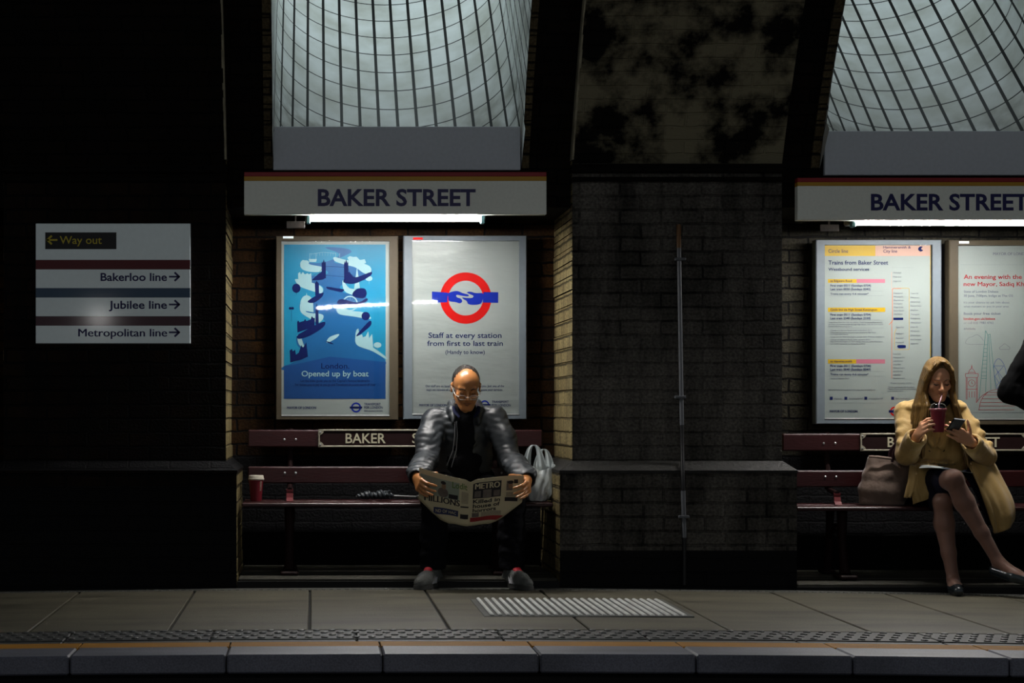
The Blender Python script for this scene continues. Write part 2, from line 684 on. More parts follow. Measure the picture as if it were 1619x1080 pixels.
# piers: upper x range; the plinth spreads by PL on the alcove sides
PIERS = {'far_left': (-8.9, -3.60), 'left': (-1.70, -.479), 'center': (1.424, 2.576), 'right': (4.46, 5.60), 'far_right': (7.5, 11.9)}
ZL0, ZL1, ZS = .632, .686, 2.32


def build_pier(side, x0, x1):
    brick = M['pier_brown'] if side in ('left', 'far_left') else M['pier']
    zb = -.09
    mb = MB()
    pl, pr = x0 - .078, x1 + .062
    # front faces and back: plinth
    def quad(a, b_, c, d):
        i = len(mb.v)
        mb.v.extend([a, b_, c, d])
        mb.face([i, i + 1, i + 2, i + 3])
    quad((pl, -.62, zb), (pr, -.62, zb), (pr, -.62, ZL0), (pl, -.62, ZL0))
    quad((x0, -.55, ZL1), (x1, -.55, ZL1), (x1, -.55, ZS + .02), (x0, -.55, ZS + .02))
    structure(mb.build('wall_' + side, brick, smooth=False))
    # rounded buff reveals (sides), slightly irregular
    rv = MB()
    random.seed(int(x0 * 100) + 5)
    for sx, xe, xp in ((-1, x0, pl), (1, x1, pr)):
        for (xa, ya, z0, z1) in ((xp, -.62, zb, ZL0), (xe, -.55, ZL1, ZS + .02)):
            n = max(2, int((z1 - z0) / .0765))
            for i in range(n):
                za, zc = z0 + (z1 - z0) * i / n, z0 + (z1 - z0) * (i + 1) / n
                j = random.uniform(-.004, .004)
                xo = xa + sx * j
                i0 = len(rv.v)
                c = .012
                rv.v.extend([(xo - sx * c, ya, za), (xo, ya + c, za), (xo, .2, za),
                             (xo - sx * c, ya, zc - .006), (xo, ya + c, zc - .006), (xo, .2, zc - .006),
                             (xo - sx * .012, ya + c, zc), (xo - sx * .012, .2, zc)])
                qs = [[0, 1, 4, 3], [1, 2, 5, 4], [4, 5, 7, 6]]
                for q in qs:
                    q = [i0 + t for t in q]
                    rv.face(q if sx > 0 else q[::-1])
    structure(rv.build('wall_' + side + '_reveal', M['reveal_brick'] if side != 'far_left' else M['pier_brown'], smooth=False))
    # chamfered ledge stones
    lg = MB()
    a = [(pl - .004, -.625, ZL0 - .012), (pr + .004, -.625, ZL0 - .012), (pr + .004, .2, ZL0 - .012), (pl - .004, .2, ZL0 - .012),
         (pl - .004, -.625, ZL0 + .004), (pr + .004, -.625, ZL0 + .004), (pr + .004, .2, ZL0 + .004), (pl - .004, .2, ZL0 + .004),
         (x0 - .003, -.553, ZL1), (x1 + .003, -.553, ZL1), (x1 + .003, .2, ZL1), (x0 - .003, .2, ZL1)]
    lg.add(a, [(0, 1, 5, 4), (1, 2, 6, 5), (3, 0, 4, 7), (4, 5, 9, 8), (5, 6, 10, 9), (7, 4, 8, 11), (8, 9, 10, 11), (3, 2, 1, 0)])
    return structure(lg.build('trim_ledge', M['ledge'] if side not in ('left', 'far_left') else M['pier_brown'], smooth=False))


for s_, (a_, b_) in PIERS.items():
    build_pier(s_, a_, b_)

# back wall of the alcoves: stock brick on the left, pale painted brick in the right-hand bay
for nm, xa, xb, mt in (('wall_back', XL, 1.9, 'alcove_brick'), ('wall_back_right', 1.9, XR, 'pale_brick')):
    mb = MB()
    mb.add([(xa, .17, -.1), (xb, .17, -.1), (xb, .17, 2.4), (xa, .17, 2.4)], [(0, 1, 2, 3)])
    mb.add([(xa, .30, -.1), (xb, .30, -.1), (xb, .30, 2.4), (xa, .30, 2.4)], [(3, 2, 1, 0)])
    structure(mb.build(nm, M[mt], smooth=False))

# lintels over the alcoves and the vault that leans out over the platform
ALC = [(-3.60, -1.70), (-.479, 1.424), (2.576, 4.46), (5.60, 7.5)]
mb = MB()
for a_, b_ in ALC:
    mb.box(a_, b_, -.49, .2, 2.085, 2.40)
structure(mb.build('trim_lintel', M['vault_brick'], smooth=False))


def yv(z, off=0.0):
    d = max(0, z - ZS)
    return -.55 - .45 * d - .14 * d * d + off


def vault_strip(mb, xa, xb, z0, z1, off, sides=True):
    n = max(2, int((z1 - z0) / .12))
    arc, prev = 0, None
    rows = []
    for i in range(n + 1):
        z = z0 + (z1 - z0) * i / n
        p = (yv(z, off), z)
        if prev:
            arc += math.hypot(p[0] - prev[0], p[1] - prev[1])
        prev = p
        rows.append((p, z0 + arc))
    for (p, a), (q, c) in zip(rows[:-1], rows[1:]):
        i = len(mb.v)
        mb.v.extend([(xa, p[0], p[1]), (xb, p[0], p[1]), (xb, q[0], q[1]), (xa, q[0], q[1])])
        mb.face([i, i + 1, i + 2, i + 3], [(xa, a), (xb, a), (xb, c), (xa, c)])
        if sides:
            for x, flip in ((xa, True), (xb, False)):
                i = len(mb.v)
                mb.v.extend([(x, p[0], p[1]), (x, p[0] + .35, p[1]), (x, q[0] + .35, q[1]), (x, q[0], q[1])])
                fc = [i, i + 1, i + 2, i + 3]
                mb.face(fc[::-1] if flip else fc)


ZTOP, ZOPEN = 5.2, 4.0
VW = .685
for side, (a_, b_) in PIERS.items():
    mb = MB()
    vault_strip(mb, a_, b_, ZS, ZTOP, 0.0)
    structure(mb.build('ceiling_' + side, M['vault_plaster'] if side == 'center' else M['vault_brick'], smooth=False))
mb = MB()
for k, (a_, b_) in enumerate(ALC):
    c = VENT_C[0] + (k - 1) * BAY
    vault_strip(mb, a_, c - VW - .02, ZS, ZOPEN, .07)
    vault_strip(mb, c + VW + .02, b_, ZS, ZOPEN, .07)
    vault_strip(mb, a_, b_, ZOPEN, ZTOP, .07)
structure(mb.build('ceiling_bays', M['vault_brick'], smooth=False))
# crown of the vault, high over the tracks
mb = MB()
for i in range(6):
    a0, a1 = i / 6, (i + 1) / 6
    y0, y1 = yv(ZTOP) - 2.2 * a0, yv(ZTOP) - 2.2 * a1
    z0, z1 = ZTOP + .62 * math.sin(a0 * 1.5), ZTOP + .62 * math.sin(a1 * 1.5)
    mb.add([(XL, y0, z0), (XR, y0, z0), (XR, y1, z1), (XL, y1, z1)], [(0, 1, 2, 3)])
structure(mb.build('ceiling_crown', M['vault_brick'], smooth=False))
# pale strips up the pier ribs: light from the shafts, painted in as colour
M['arris_light'] = mat('painted_edge_light', (.22, .20, .14), .7, .8, scale=22, bump=.6, stretch=(1, 1, .5))
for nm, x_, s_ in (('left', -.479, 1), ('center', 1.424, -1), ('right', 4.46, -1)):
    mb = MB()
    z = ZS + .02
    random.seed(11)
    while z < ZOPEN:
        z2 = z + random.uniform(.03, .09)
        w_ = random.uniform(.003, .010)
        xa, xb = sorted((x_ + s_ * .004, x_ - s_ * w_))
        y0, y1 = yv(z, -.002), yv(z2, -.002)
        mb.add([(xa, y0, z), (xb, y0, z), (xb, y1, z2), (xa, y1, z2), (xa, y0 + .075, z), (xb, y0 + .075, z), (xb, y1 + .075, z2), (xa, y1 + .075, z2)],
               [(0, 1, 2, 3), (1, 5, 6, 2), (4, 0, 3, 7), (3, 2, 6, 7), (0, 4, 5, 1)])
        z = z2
    structure(mb.build('trim_rib_edge_light', M['arris_light'], smooth=False))
# string course where the vault springs from the centre pier
mb = MB()
for s_ in ('left', 'center', 'right'):
    a_, b_ = PIERS[s_]
    mb.box(a_ - .01, b_ + .01, -.585, -.5, ZS - .055, ZS - .005, .008)
    mb.box(a_ - .005, b_ + .005, -.570, -.5, ZS - .10, ZS - .075, .006)
structure(mb.build('trim_string_course', M['vault_brick'], smooth=False))

# light shafts: half-pipes of white tile that rise backwards out of the vault
AL = math.radians(43)
CA, SA = math.cos(AL), math.sin(AL)


def shaft(c, nm):
    mb = MB()
    Y0, Z0, HH = .0, 2.485, .46
    TB = -.62
    prof = []
    nth = 40
    for i in range(nth + 1):
        th = -math.pi / 2 + math.pi * i / nth
        prof.append((VW * math.sin(th), HH * (1 - math.cos(th)), th))
    arcs = [0]
    for p, q in zip(prof[:-1], prof[1:]):
        arcs.append(arcs[-1] + math.hypot(q[0] - p[0], q[1] - p[1]))
    mid = arcs[nth // 2]
    nt_ = 40
    L = 2.05

    def pt(x, h, t):
        return (c + x, Y0 + t * CA - h * SA, Z0 + t * SA + h * CA)

    def hmax(t):
        lo, hi = 0.0, 2.5
        for _ in range(40):
            m_ = (lo + hi) / 2
            p = pt(0, m_, t)
            if p[1] > (yv(p[2], .05) if p[2] > 2.545 else -.475):
                lo = m_
            else:
                hi = m_
        return lo
    rows = []
    for j in range(nt_ + 1):
        t = TB + (L - TB) * j / nt_
        hm = hmax(t)
        row = []
        for k in range(7, 0, -1):
            h = HH + (max(hm, HH) - HH) * k / 7
            row.append((pt(-VW, h, t), (arcs[0] - mid - (h - HH), t)))
        for (x, h, th), a in zip(prof, arcs):
            row.append((pt(x, min(h, hm), t), (a - mid, t)))
        for k in range(1, 8):
            h = HH + (max(hm, HH) - HH) * k / 7
            row.append((pt(VW, h, t), (arcs[-1] - mid + (h - HH), t)))
        rows.append(row)
    w = len(rows[0])
    for row in rows:
        mb.v.extend([p for p, _ in row])
    for j in range(nt_):
        for k in range(w - 1):
            q = [(j, k), (j, k + 1), (j + 1, k + 1), (j + 1, k)]
            if max(rows[a][b_][0][2] for a, b_ in q) < 2.53:
                continue
            mb.face([a * w + b_ for a, b_ in q], [(rows[a][b_][1][0] + .056 + .02, rows[a][b_][1][1]) for a, b_ in q])
    o = structure(mb.build(nm, M['tile'], smooth=True, angle=None))
    # buff bricks around the mouth of the shaft
    q = MB()
    for sx in (-1, 1):
        z = 2.30
        while z < ZOPEN:
            z2 = z + .083
            xa, xb = sorted((c + sx * (VW + .003), c + sx * (VW + (.050 if sx < 0 else .042))))
            y0, y1 = yv(z, .055), yv(z2 - .006, .055)
            vs = [(xa, y0, z), (xb, y0, z), (xb, y1, z2 - .006), (xa, y1, z2 - .006),
                  (xa, y0 + .2, z), (xb, y0 + .2, z), (xb, y1 + .2, z2 - .006), (xa, y1 + .2, z2 - .006)]
            q.add(vs, [(0, 1, 2, 3), (1, 5, 6, 2), (4, 0, 3, 7), (3, 2, 6, 7), (0, 4, 5, 1)])
            z = z2
    structure(q.build('trim_shaft_mouth', M['quoin'], smooth=False))
    return o


shaft(VENT_C[0], 'ceiling_shaft_left')
shaft(VENT_C[1], 'ceiling_shaft_right')
shaft(VENT_C[0] - BAY, 'ceiling_shaft_far_left')
shaft(VENT_C[1] + BAY, 'ceiling_shaft_far_right')

# raised step inside each alcove
for k, (a_, b_) in enumerate(ALC):
    dz = fz((a_ + b_) / 2)
    mb = MB()
    mb.box(a_ + .07, b_ - .085, -.600, -.335, -.08, .047 + dz, .006)
    mb.box(a_ + .07, b_ - .085, -.325, .17, -.08, .050 + dz, .006)
    structure(mb.build('trim_step', M['step'], smooth=False))
    mb = MB()
    mb.box(a_ + .065, b_ - .08, -.618, -.601, -.08, .030 + dz)
    structure(mb.build('trim_step_face', M['foot_black'], smooth=False))


# ---------------------------------------------------------------- platform
def pave_mat(name, col, rough, wet):
    m, nt, b = new_mat(name)
    tc = N(nt, 'ShaderNodeTexCoord')
    mp = N(nt, 'ShaderNodeMapping')
    mp.inputs['Scale'].default_value = (.7, 2.6, 1)
    nt.links.new(tc.outputs['Object'], mp.inputs[0])
    n1 = N(nt, 'ShaderNodeTexNoise')
    n1.inputs['Scale'].default_value = 2.2
    n1.inputs['Detail'].default_value = 8
    nt.links.new(mp.outputs[0], n1.inputs['Vector'])
    r = ramp(nt, n1.outputs['Fac'], [(.28, tuple(c * .45 for c in col)), (.5, col), (.75, tuple(c * 1.35 for c in col))])
    n2 = N(nt, 'ShaderNodeTexNoise')
    n2.inputs['Scale'].default_value = 140
    n2.inputs['Detail'].default_value = 3
    nt.links.new(tc.outputs['Object'], n2.inputs['Vector'])
    g = ramp(nt, n2.outputs['Fac'], [(.3, (.7, .7, .7)), (.7, (1.25, 1.25, 1.25))])
    mm = N(nt, 'ShaderNodeMix', data_type='RGBA', blend_type='MULTIPLY')
    mm.inputs[0].default_value = 1
    nt.links.new(r.outputs[0], mm.inputs[6])
    nt.links.new(g.outputs[0], mm.inputs[7])
    nt.links.new(mm.outputs[2], b.inputs['Base Color'])
    b.inputs['Roughness'].default_value = rough
    b.inputs['Specular IOR Level'].default_value = wet
    bp = N(nt, 'ShaderNodeBump')
    bp.inputs['Strength'].default_value = .25
    bp.inputs['Distance'].default_value = .004
    nt.links.new(n2.outputs['Fac'], bp.inputs['Height'])
    nt.links.new(bp.outputs[0], b.inputs['Normal'])
    return m


M['slab'] = pave_mat('york_slab', (.064, .058, .039), .6, .25)
M['joint'] = mat('joint_dirt', (.010, .010, .009), .9)
M['tactile'] = pave_mat('tactile_slab', (.036, .037, .035), .55, .3)
M['kerb'] = pave_mat('kerb_granite', (.085, .088, .112), .5, .4)
M['yellow_paint'] = mat('worn_yellow_paint', (.26, .115, .008), .6, .5, spec=.12, scale=5, stretch=(1, 9, 1), bump=.3)
M['channel'] = mat('drain_channel', (.05, .05, .045), .55, .3)

JX = [-.017 + .6175 * k for k in range(-14, 19)]


def flag_row(mb, y0, y1, joints, gap, top=0.0, depth=.05, bev=.004):
    for xa, xb in zip(joints[:-1], joints[1:]):
        b = len(mb.v)
        n0 = len(mb.v)
        mb.box(xa + gap / 2, xb - gap / 2, y0, y1, top - depth, top, bev)
        for i in range(n0, len(mb.v)):
            x, y, z = mb.v[i]
            mb.v[i] = (x, y, z + fz(x))


mb = MB()
flag_row(mb, -2.43, -.765, JX, .012)
structure(mb.build('floor', M['slab'], smooth=False))
mb = MB()
nx = 84
for (ya, yb, za) in ((-3.15, .2, -.012),):
    for i in range(nx):
        xa, xb = XL + (XR - XL) * i / nx, XL + (XR - XL) * (i + 1) / nx
        mb.add([(xa, ya, fz(xa) + za), (xb, ya, fz(xb) + za), (xb, yb, fz(xb) + za), (xa, yb, fz(xa) + za)], [(0, 1, 2, 3)])
structure(mb.build('floor_bed', M['joint'], smooth=False))

# blister paving
mb = MB()
flag_row(mb, -2.735, -2.44, [x + .2 for x in JX], .008, top=0.0)
for r_ in range(4):
    y = -2.475 - r_ * .075
    x = -3.0 + (.0335 if r_ % 2 else 0)
    while x < 5.0:
        z = fz(x)
        mb.lathe([(.0165, 0), (.0155, .004), (.011, .0065), (.004, .0075)], (x, y, z), n=8, cap0=False)
        x += .067
structure(mb.build('floor_tactile', M['tactile'], smooth=True))
# dark strip, yellow line, granite edge
mb = MB()
flag_row(mb, -2.815, -2.745, [x + .2 for x in JX], .006, top=-.003)
structure(mb.build('floor_strip', M['tactile'], smooth=False))
mb = MB()
KX = [.275 + .618 * k for k in range(-14, 19)]
flag_row(mb, -2.965, -2.825, KX, .006, top=0.0, bev=.002)
structure(mb.build('floor_line', M['yellow_paint'], smooth=False))
mb = MB()
flag_row(mb, -3.22, -2.972, KX, .006, top=.002, depth=.075, bev=.007)
structure(mb.build('trim_kerb', M['kerb'], smooth=False))
mb = MB()
mb.box(XL, XR, -3.10, -2.9, -1.1, -.09)
mb.box(XL, XR, -11.5, -3.10, -1.15, -1.1)
structure(mb.build('wall_trackside', M['foot_black'], smooth=False))

# slotted drain channel along the wall foot
mb = MB()
for i in range(nx):
    xa, xb = XL + (XR - XL) * i / nx, XL + (XR - XL) * (i + 1) / nx
    for ya, yb, dz in ((-.765, -.740, -.001), (-.712, -.60, -.003)):
        mb.add([(xa, ya, fz(xa) + dz), (xb, ya, fz(xb) + dz), (xb, yb, fz(xb) + dz), (xa, yb, fz(xa) + dz)], [(0, 1, 2, 3)])
x = -2.6
while x < 4.8:
    mb.box(x, x + .022, -.742, -.710, fz(x) - .02, fz(x) + .0015, .003)
    x += .042
structure(mb.build('floor_drain', M['channel'], smooth=False))

# ================================================================ LAMPS, SIGNS
TUBE = emit_mat('lit_tube', (1.0, .965, .93), TUBE_POWER)
M['lamp_grey'] = mat('grey_lamp_metal', (.10, .10, .09), .5)
M['plate_dirty'] = mat('dirty_label', (.20, .17, .15), .6, .35, scale=60)
M['socket'] = mat('lamp_socket', (.10, .22, .24), .5)


def tube_lamp(u0, u1, v, plate, label):
    y = -.545
    a, b = P(u0, v, y), P(u1, v + (1.0 if u0 > 1000 else 0), y)
    root = thing('fluorescent_lamp', (a.x, y, a.z + .03), label, 'lamp', 'strip lamps under the name signs')
    h = MB()
    h.box(a.x - .26, b.x + .26, y - .012, y + .035, a.z + .024, a.z + .05, .006)
    h.box(a.x - .03, b.x + .03, y + .022, y + .115, a.z - .008, a.z + .05, .008)
    h.build('housing', M['lamp_grey'], root)
    t = MB()
    t.ring_tube([a, b], .0135, 16)
    t.build('tube', TUBE, root)
    for p, s in ((a, -1), (b, 1)):
        c = MB()
        x0, x1 = sorted((p.x, p.x + s * .022))
        c.box(x0, x1, y - .018, y + .03, p.z - .026, p.z + .03, .004)
        c.build('lamp_holder', M['socket'], root)
    for f_ in (.34, .67):
        c = MB()
        p = a.lerp(b, f_)
        c.ring_tube([(p.x + .015 * math.cos(q * .7), p.y + .015 * math.sin(q * .7), p.z) for q in range(9)], .0022, 6, closed=True)
        c.build('clip', M['black'], root)
    p0, p1 = P(plate[0], plate[1], -.56), P(plate[2], plate[3], -.56)
    c = MB()
    c.box(p0.x, p1.x, -.566, -.556, p1.z, p0.z, .002)
    c.box((p0.x + p1.x) / 2 - .004, (p0.x + p1.x) / 2 + .004, -.556, -.545, p0.z - .01, a.z + .03)
    c.build('label_plate', M['plate_dirty'], root)
    return root


tube_lamp(491, 760, 346, (453, 350, 482, 361), 'lit fluorescent strip lamp below the name sign over the reading man')
tube_lamp(1352, 1623, 352, (1297, 355, 1326, 366), 'lit fluorescent strip lamp below the name sign over the timetable and the woman')


def name_sign(u0, u1, v0, vr, vy, v1, tu0, tu1, tv0, tv1, label):
    y = -.62
    a, b = P(u0, v0, y), P(u1, v1, y)
    root = thing('station_name_sign', ((a.x + b.x) / 2, y, b.z), label, 'sign', 'station name signs over the alcoves')
    zr, zy = P(u0, vr, y).z, P(u0, vy, y).z
    m = MB(); m.box(a.x, b.x, y, y + .055, b.z, zy, .002); m.build('board', M['sign_cream'], root)
    m = MB(); m.box(a.x, b.x, y, y + .055, zr, a.z, .002); m.build('red_stripe', M['sign_red'], root)
    m = MB(); m.box(a.x, b.x, y, y + .055, zy, zr, .0005); m.build('yellow_stripe', M['sign_yellow'], root)
    m = MB(); m.box(a.x + .1, b.x - .1, y + .056, -.49, a.z - .12, a.z - .06); m.build('bracket', M['black'], root)
    m = MB()
    px_text(m, 'BAKER STREET', tu0, tu1, tv0, tv1, y - .0002, bold=.026, depth=.0012)
    m.build('lettering', M['navy_ink'], root, smooth=False)
    return root


name_sign(386, 864, 272, 279, 286, 339, 502.5, 752, 300, 325, 'pale BAKER STREET name sign with red and yellow stripes over the reading man')
name_sign(1261, 1739, 281, 288, 294, 348, 1377, 1626, 307.5, 332, 'pale BAKER STREET name sign cut by the photo edge, over the woman')


def grey_panel(u0, u1, v0, v1, label):
    y = -.52
    a, b = P(u0, v0, y), P(u1, v1, y)
    m = MB()
    m.box(a.x, b.x, y, y + .03, b.z, a.z, .003)
    o = m.build('blank_panel', M['panel_grey'], smooth=False)
    return tag(o, label, 'panel', 'blank panels closing the light shafts')


grey_panel(432, 823, 200, 269, 'plain grey board across the foot of the tiled light shaft over the man')
grey_panel(1304, 1699, 207, 277, 'plain grey board across the foot of the tiled light shaft over the woman')


def arrow(m, x, z, s, y, right=True, th=.008):
    d = 1 if right else -1
    m.strip([(x - d * s * .5, z), (x + d * s * .42, z)], s * .17, y - .0012, .001)
    m.strip([(x + d * s * .05, z + s * .38), (x + d * s * .45, z), (x + d * s * .05, z - s * .38)], s * .19, y - .0012, .001)


def direction_sign():
    y = -.575
    a, b = P(56.5, 353.5, y), P(301, 543, y)
    root = thing('direction_sign', ((a.x + b.x) / 2, y + .02, b.z), 'square white direction sign with way out and three line names on the dark brick', 'sign')
    def Z(v):
        return P(60, v, y).z
    m = MB(); m.box(a.x, b.x, y, y + .022, b.z, a.z, .002); m.build('board', M['sign_white'], root)
    m = MB(); m.box(a.x - .004, b.x + .004, y + .0225, -.552, b.z - .004, a.z + .004); m.build('backing', M['black'], root)
    for nm, v0, v1, k in (('dark_red_stripe', 411, 426, 'brown_line'), ('blue_stripe', 455.5, 470.5, 'blue_line'), ('plum_stripe', 500, 515, 'plum_line')):
        m = MB(); m.box(a.x + .0005, b.x - .0005, y - .0008, y + .001, Z(v1), Z(v0)); m.build(nm, M[k], root)
    c0, c1 = P(71.5, 367.5, y), P(184, 394, y)
    m = MB(); m.box(c0.x, c1.x, y - .0012, y + .001, c1.z, c0.z); pl = m.build('way_out_plate', M['black'], root)
    m = MB()
    px_text(m, 'Way out', 94.5, 161, 373.5, 385.5, y - .0013, bold=.004)
    q = P(82, 379.5, y)
    arrow(m, q.x, q.z, .055, y - .0013, right=False)
    m.build('lettering', M['yellow_ink'], pl, smooth=False)
    m = MB()
    for s, u0, v0, v1 in (('Bakerloo line', 159, 432, 444), ('Jubilee line', 172, 476, 488), ('Metropolitan line', 124, 520, 532)):
        px_text(m, s, u0, 264, v0, v1, y - .0002, bold=.022)
        q = P(276, (v0 + v1) / 2 - .5, y)
        arrow(m, q.x, q.z, .055, y)
    m.build('lettering', M['navy_ink'], root, smooth=False)


direction_sign()

# conduit down the centre pier
root = thing('conduit_pipe', (2.02, -.62, .3), 'thin grey conduit pipe running down the front of the middle pier', 'pipe')
M['conduit'] = mat('conduit_paint', (.075, .08, .088), .45, .2)
a, b = P(1073.5, 392, -.565), P(1078, 672, -.565)
m = MB(); m.ring_tube([a, b], .0115, 10); m.build('pipe', M['conduit'], root)
c, d = P(1080, 776, -.636), P(1082, 850, -.636)
m = MB(); m.ring_tube([c, d], .0125, 10); m.build('pipe', M['conduit'], root)
m = MB(); m.ring_tube([b, P(1079, 722, -.575), P(1079.5, 745, -.64), c], .011, 10); m.build('pipe_bend', M['black'], root)
m = MB(); m.ring_tube([d, P(1082, 925, -.64)], .011, 10); m.build('pipe_foot', M['black'], root)
m = MB(); m.ring_tube([P(1073, 355, -.565), a], .0125, 10); m.build('pipe_cap', mat('orange_cap', (.10, .045, .012), .5), root)
for v in (410, 628):
    q = P(1075, v, -.56)
    m = MB(); m.box(q.x - .03, q.x + .03, -.578, -.5505, q.z - .008, q.z + .008, .003); m.build('clip', M['conduit'], root)
q = P(1080.5, 817, -.63)
m = MB(); m.box(q.x - .03, q.x + .03, -.650, -.6205, q.z - .008, q.z + .008, .003); m.build('clip', M['conduit'], root)

# cast grating in the paving
gx0, gx1, gy0, gy1 = .80, 1.78, -1.97, -1.24
root = thing('floor_grating', ((gx0 + gx1) / 2, (gy0 + gy1) / 2, fz(1.3)), 'ribbed metal grating set in the platform paving before the reading man', 'grating')
m = MB(); m.box(gx0, gx1, gy0, gy1, fz(1.3) - .01, fz(1.3) + .004, .002); m.build('plate', mat('grating_dark', (.07, .072, .068), .5, .3), root)
m = MB()
nr = 25
for k in range(nr):
    x = gx0 + .02 + (gx1 - gx0 - .04) * (k + .5) / nr
    m.box(x - .0095, x + .0095, gy0 + .015, gy1 - .015, fz(x) + .001, fz(x) + .013, .005)
m.build('ribs', mat('grating_worn', (.50, .51, .49), .38, .4, scale=9), root)


# ================================================================ POSTERS
def frame_obj(root, fo, fi, mt, y=0.0, th=.075, stick=None):
    a, b = P(fo[0], fo[1], y), P(fo[2], fo[3], y)
    c, d = P(fi[0], fi[1], y), P(fi[2], fi[3], y)
    m = MB()
    o = [(a.x, b.z), (b.x, b.z), (b.x, a.z), (a.x, a.z)]
    i = [(c.x, d.z), (d.x, d.z), (d.x, c.z), (c.x, c.z)]
    bv = .006
    for k in range(4):
        j = (k + 1) % 4
        p = [(o[k][0], y + bv, o[k][1]), (o[j][0], y + bv, o[j][1]), (o[j][0], y + th, o[j][1]), (o[k][0], y + th, o[k][1])]
        def mv(q, r, t):
            L = math.hypot(r[0] - q[0], r[1] - q[1])
            return (q[0] + (r[0] - q[0]) * t / L, q[1] + (r[1] - q[1]) * t / L)
        ok, oj = mv(o[k], i[k], bv), mv(o[j], i[j], bv)
        f = [(ok[0], y, ok[1]), (oj[0], y, oj[1]), (i[j][0], y, i[j][1]), (i[k][0], y, i[k][1])]
        n = [(i[k][0], y + .03, i[k][1]), (i[j][0], y + .03, i[j][1])]
        m.add(p + f + n, [(0, 3, 2, 1), (0, 1, 5, 4), (4, 5, 6, 7), (7, 6, 9, 8)])
    fr = m.build('frame', mt, root, smooth=False)
    m = MB(); m.box(a.x + .01, b.x - .01, y + .022, y + .168, b.z + .01, a.z - .01); m.build('backing', M['black'], root)
    g = MB(); g.box(c.x - .004, d.x + .004, y + .0068, y + .0095, d.z - .004, c.z + .004); g.build('glass_pane', M['glass'], root)
    # bright bottom lip of the frame
    g = MB(); g.box(c.x, d.x, y - .003, y + .006, d.z - .004, d.z + .003, .001); g.build('lip', M['steel'], root)
    if stick:
        q0, q1 = P(stick[0], stick[1], y), P(stick[2], stick[3], y)
        g = MB(); g.box(q0.x, q1.x, y - .001, y + .001, q1.z, q0.z); g.build('sticker', stick[4], fr)
    return root


YP = .0140


def sheet(root, u0, v0, u1, v1, mt):
    a, b = P(u0, v0, YP), P(u1, v1, YP)
    m = MB(); m.box(a.x, b.x, YP + .0012, YP + .0045, b.z, a.z)
    return m.build('poster_sheet', mt, root)


def poly(m, pts, T, y, th=.0005):
    m.prism([(lambda q: (q.x, q.z))(P(*T(cx, cy), y)) for cx, cy in pts], y, y + th)


def line(m, pts, w, T, y, th=.0005):
    m.strip([(lambda q: (q.x, q.z))(P(*T(cx, cy), y)) for cx, cy in pts], w, y, th)


def smooth_pts(pts, n=6, closed=True):
    out = []
    N_ = len(pts)
    for i in range(N_ if closed else N_ - 1):
        p0, p1 = pts[i - 1] if (closed or i > 0) else pts[i], pts[i]
        p2 = pts[(i + 1) % N_]
        p3 = pts[(i + 2) % N_] if (closed or i + 2 < N_) else p2
        for k in range(n):
            t = k / n
            out.append(tuple(.5 * (2 * p1[c] + (p2[c] - p0[c]) * t + (2 * p0[c] - 5 * p1[c] + 4 * p2[c] - p3[c]) * t * t + (3 * p1[c] - p0[c] - 3 * p2[c] + p3[c]) * t ** 3) for c in (0, 1)))
    if not closed:
        out.append(pts[-1])
    return out


def circ(cx, cy, rx, ry=None, n=32, a0=0, a1=360):
    ry = ry or rx
    return [(cx + rx * math.cos(math.radians(a0 + (a1 - a0) * k / n)), cy + ry * math.sin(math.radians(a0 + (a1 - a0) * k / n))) for k in range(n + (0 if a1 - a0 == 360 else 1))]


def ring(m, cx, cy, r0, r1, T, y, n=56):
    for k in range(n):
        a, b = 2 * math.pi * k / n, 2 * math.pi * (k + 1) / n
        poly(m, [(cx + r1 * math.cos(a), cy + r1 * math.sin(a)), (cx + r1 * math.cos(b), cy + r1 * math.sin(b)),
                 (cx + r0 * math.cos(b), cy + r0 * math.sin(b)), (cx + r0 * math.cos(a), cy + r0 * math.sin(a))], T, y)


def T1(cx, cy):
    return (430 + cx * .3056, 350 + cy * .3056)


def T2(cx, cy):
    return (630 + cx * .3056, 350 + cy * .3056)


def T3(cx, cy):
    return (1270 + cx / 3.178, 350 + cy / 3.176)


def ctext(m, T, s, cx0, cx1, cyt, cyb, y, bold=0.0):
    u0, vt = T(cx0, cyt)
    u1, vb = T(cx1, cyb)
    px_text(m, s, u0, u1, vt, vb, y, bold=bold)


# ---- the blue river-boat poster
root = thing('framed_poster', P(530, 663, .03), 'blue poster of a winding river with boats, in a bronze frame', 'poster')
frame_obj(root, (436, 373, 630, 664), (445, 381, 616, 657), M['frame_bronze'], stick=(447.5, 373.5, 464, 377, M['sign_white']))
sh = sheet(root, 444, 380.5, 617, 657.5, M['paper_flat'])
M['sea_cyan'] = mat('print_cyan', (.003, .150, .270), .4, .3, scale=3.5)
M['sea_blue'] = mat('print_blue', (.002, .040, .165), .4, .25, scale=3.5)
M['sea_mid'] = mat('print_mid_blue', (.003, .070, .20), .4, .2, scale=3.5)
M['print_navy'] = mat('print_navy', (.0015, .006, .062), .5, .1, spec=.06)
M['print_pale'] = mat('print_pale', (.20, .33, .37), .45, .08)
y0 = YP + .0006
m = MB(); poly(m, [(62, 120), (588, 120), (588, 918), (62, 918)], T1, y0); m.build('sea', M['sea_cyan'], sh, smooth=False)
m = MB()
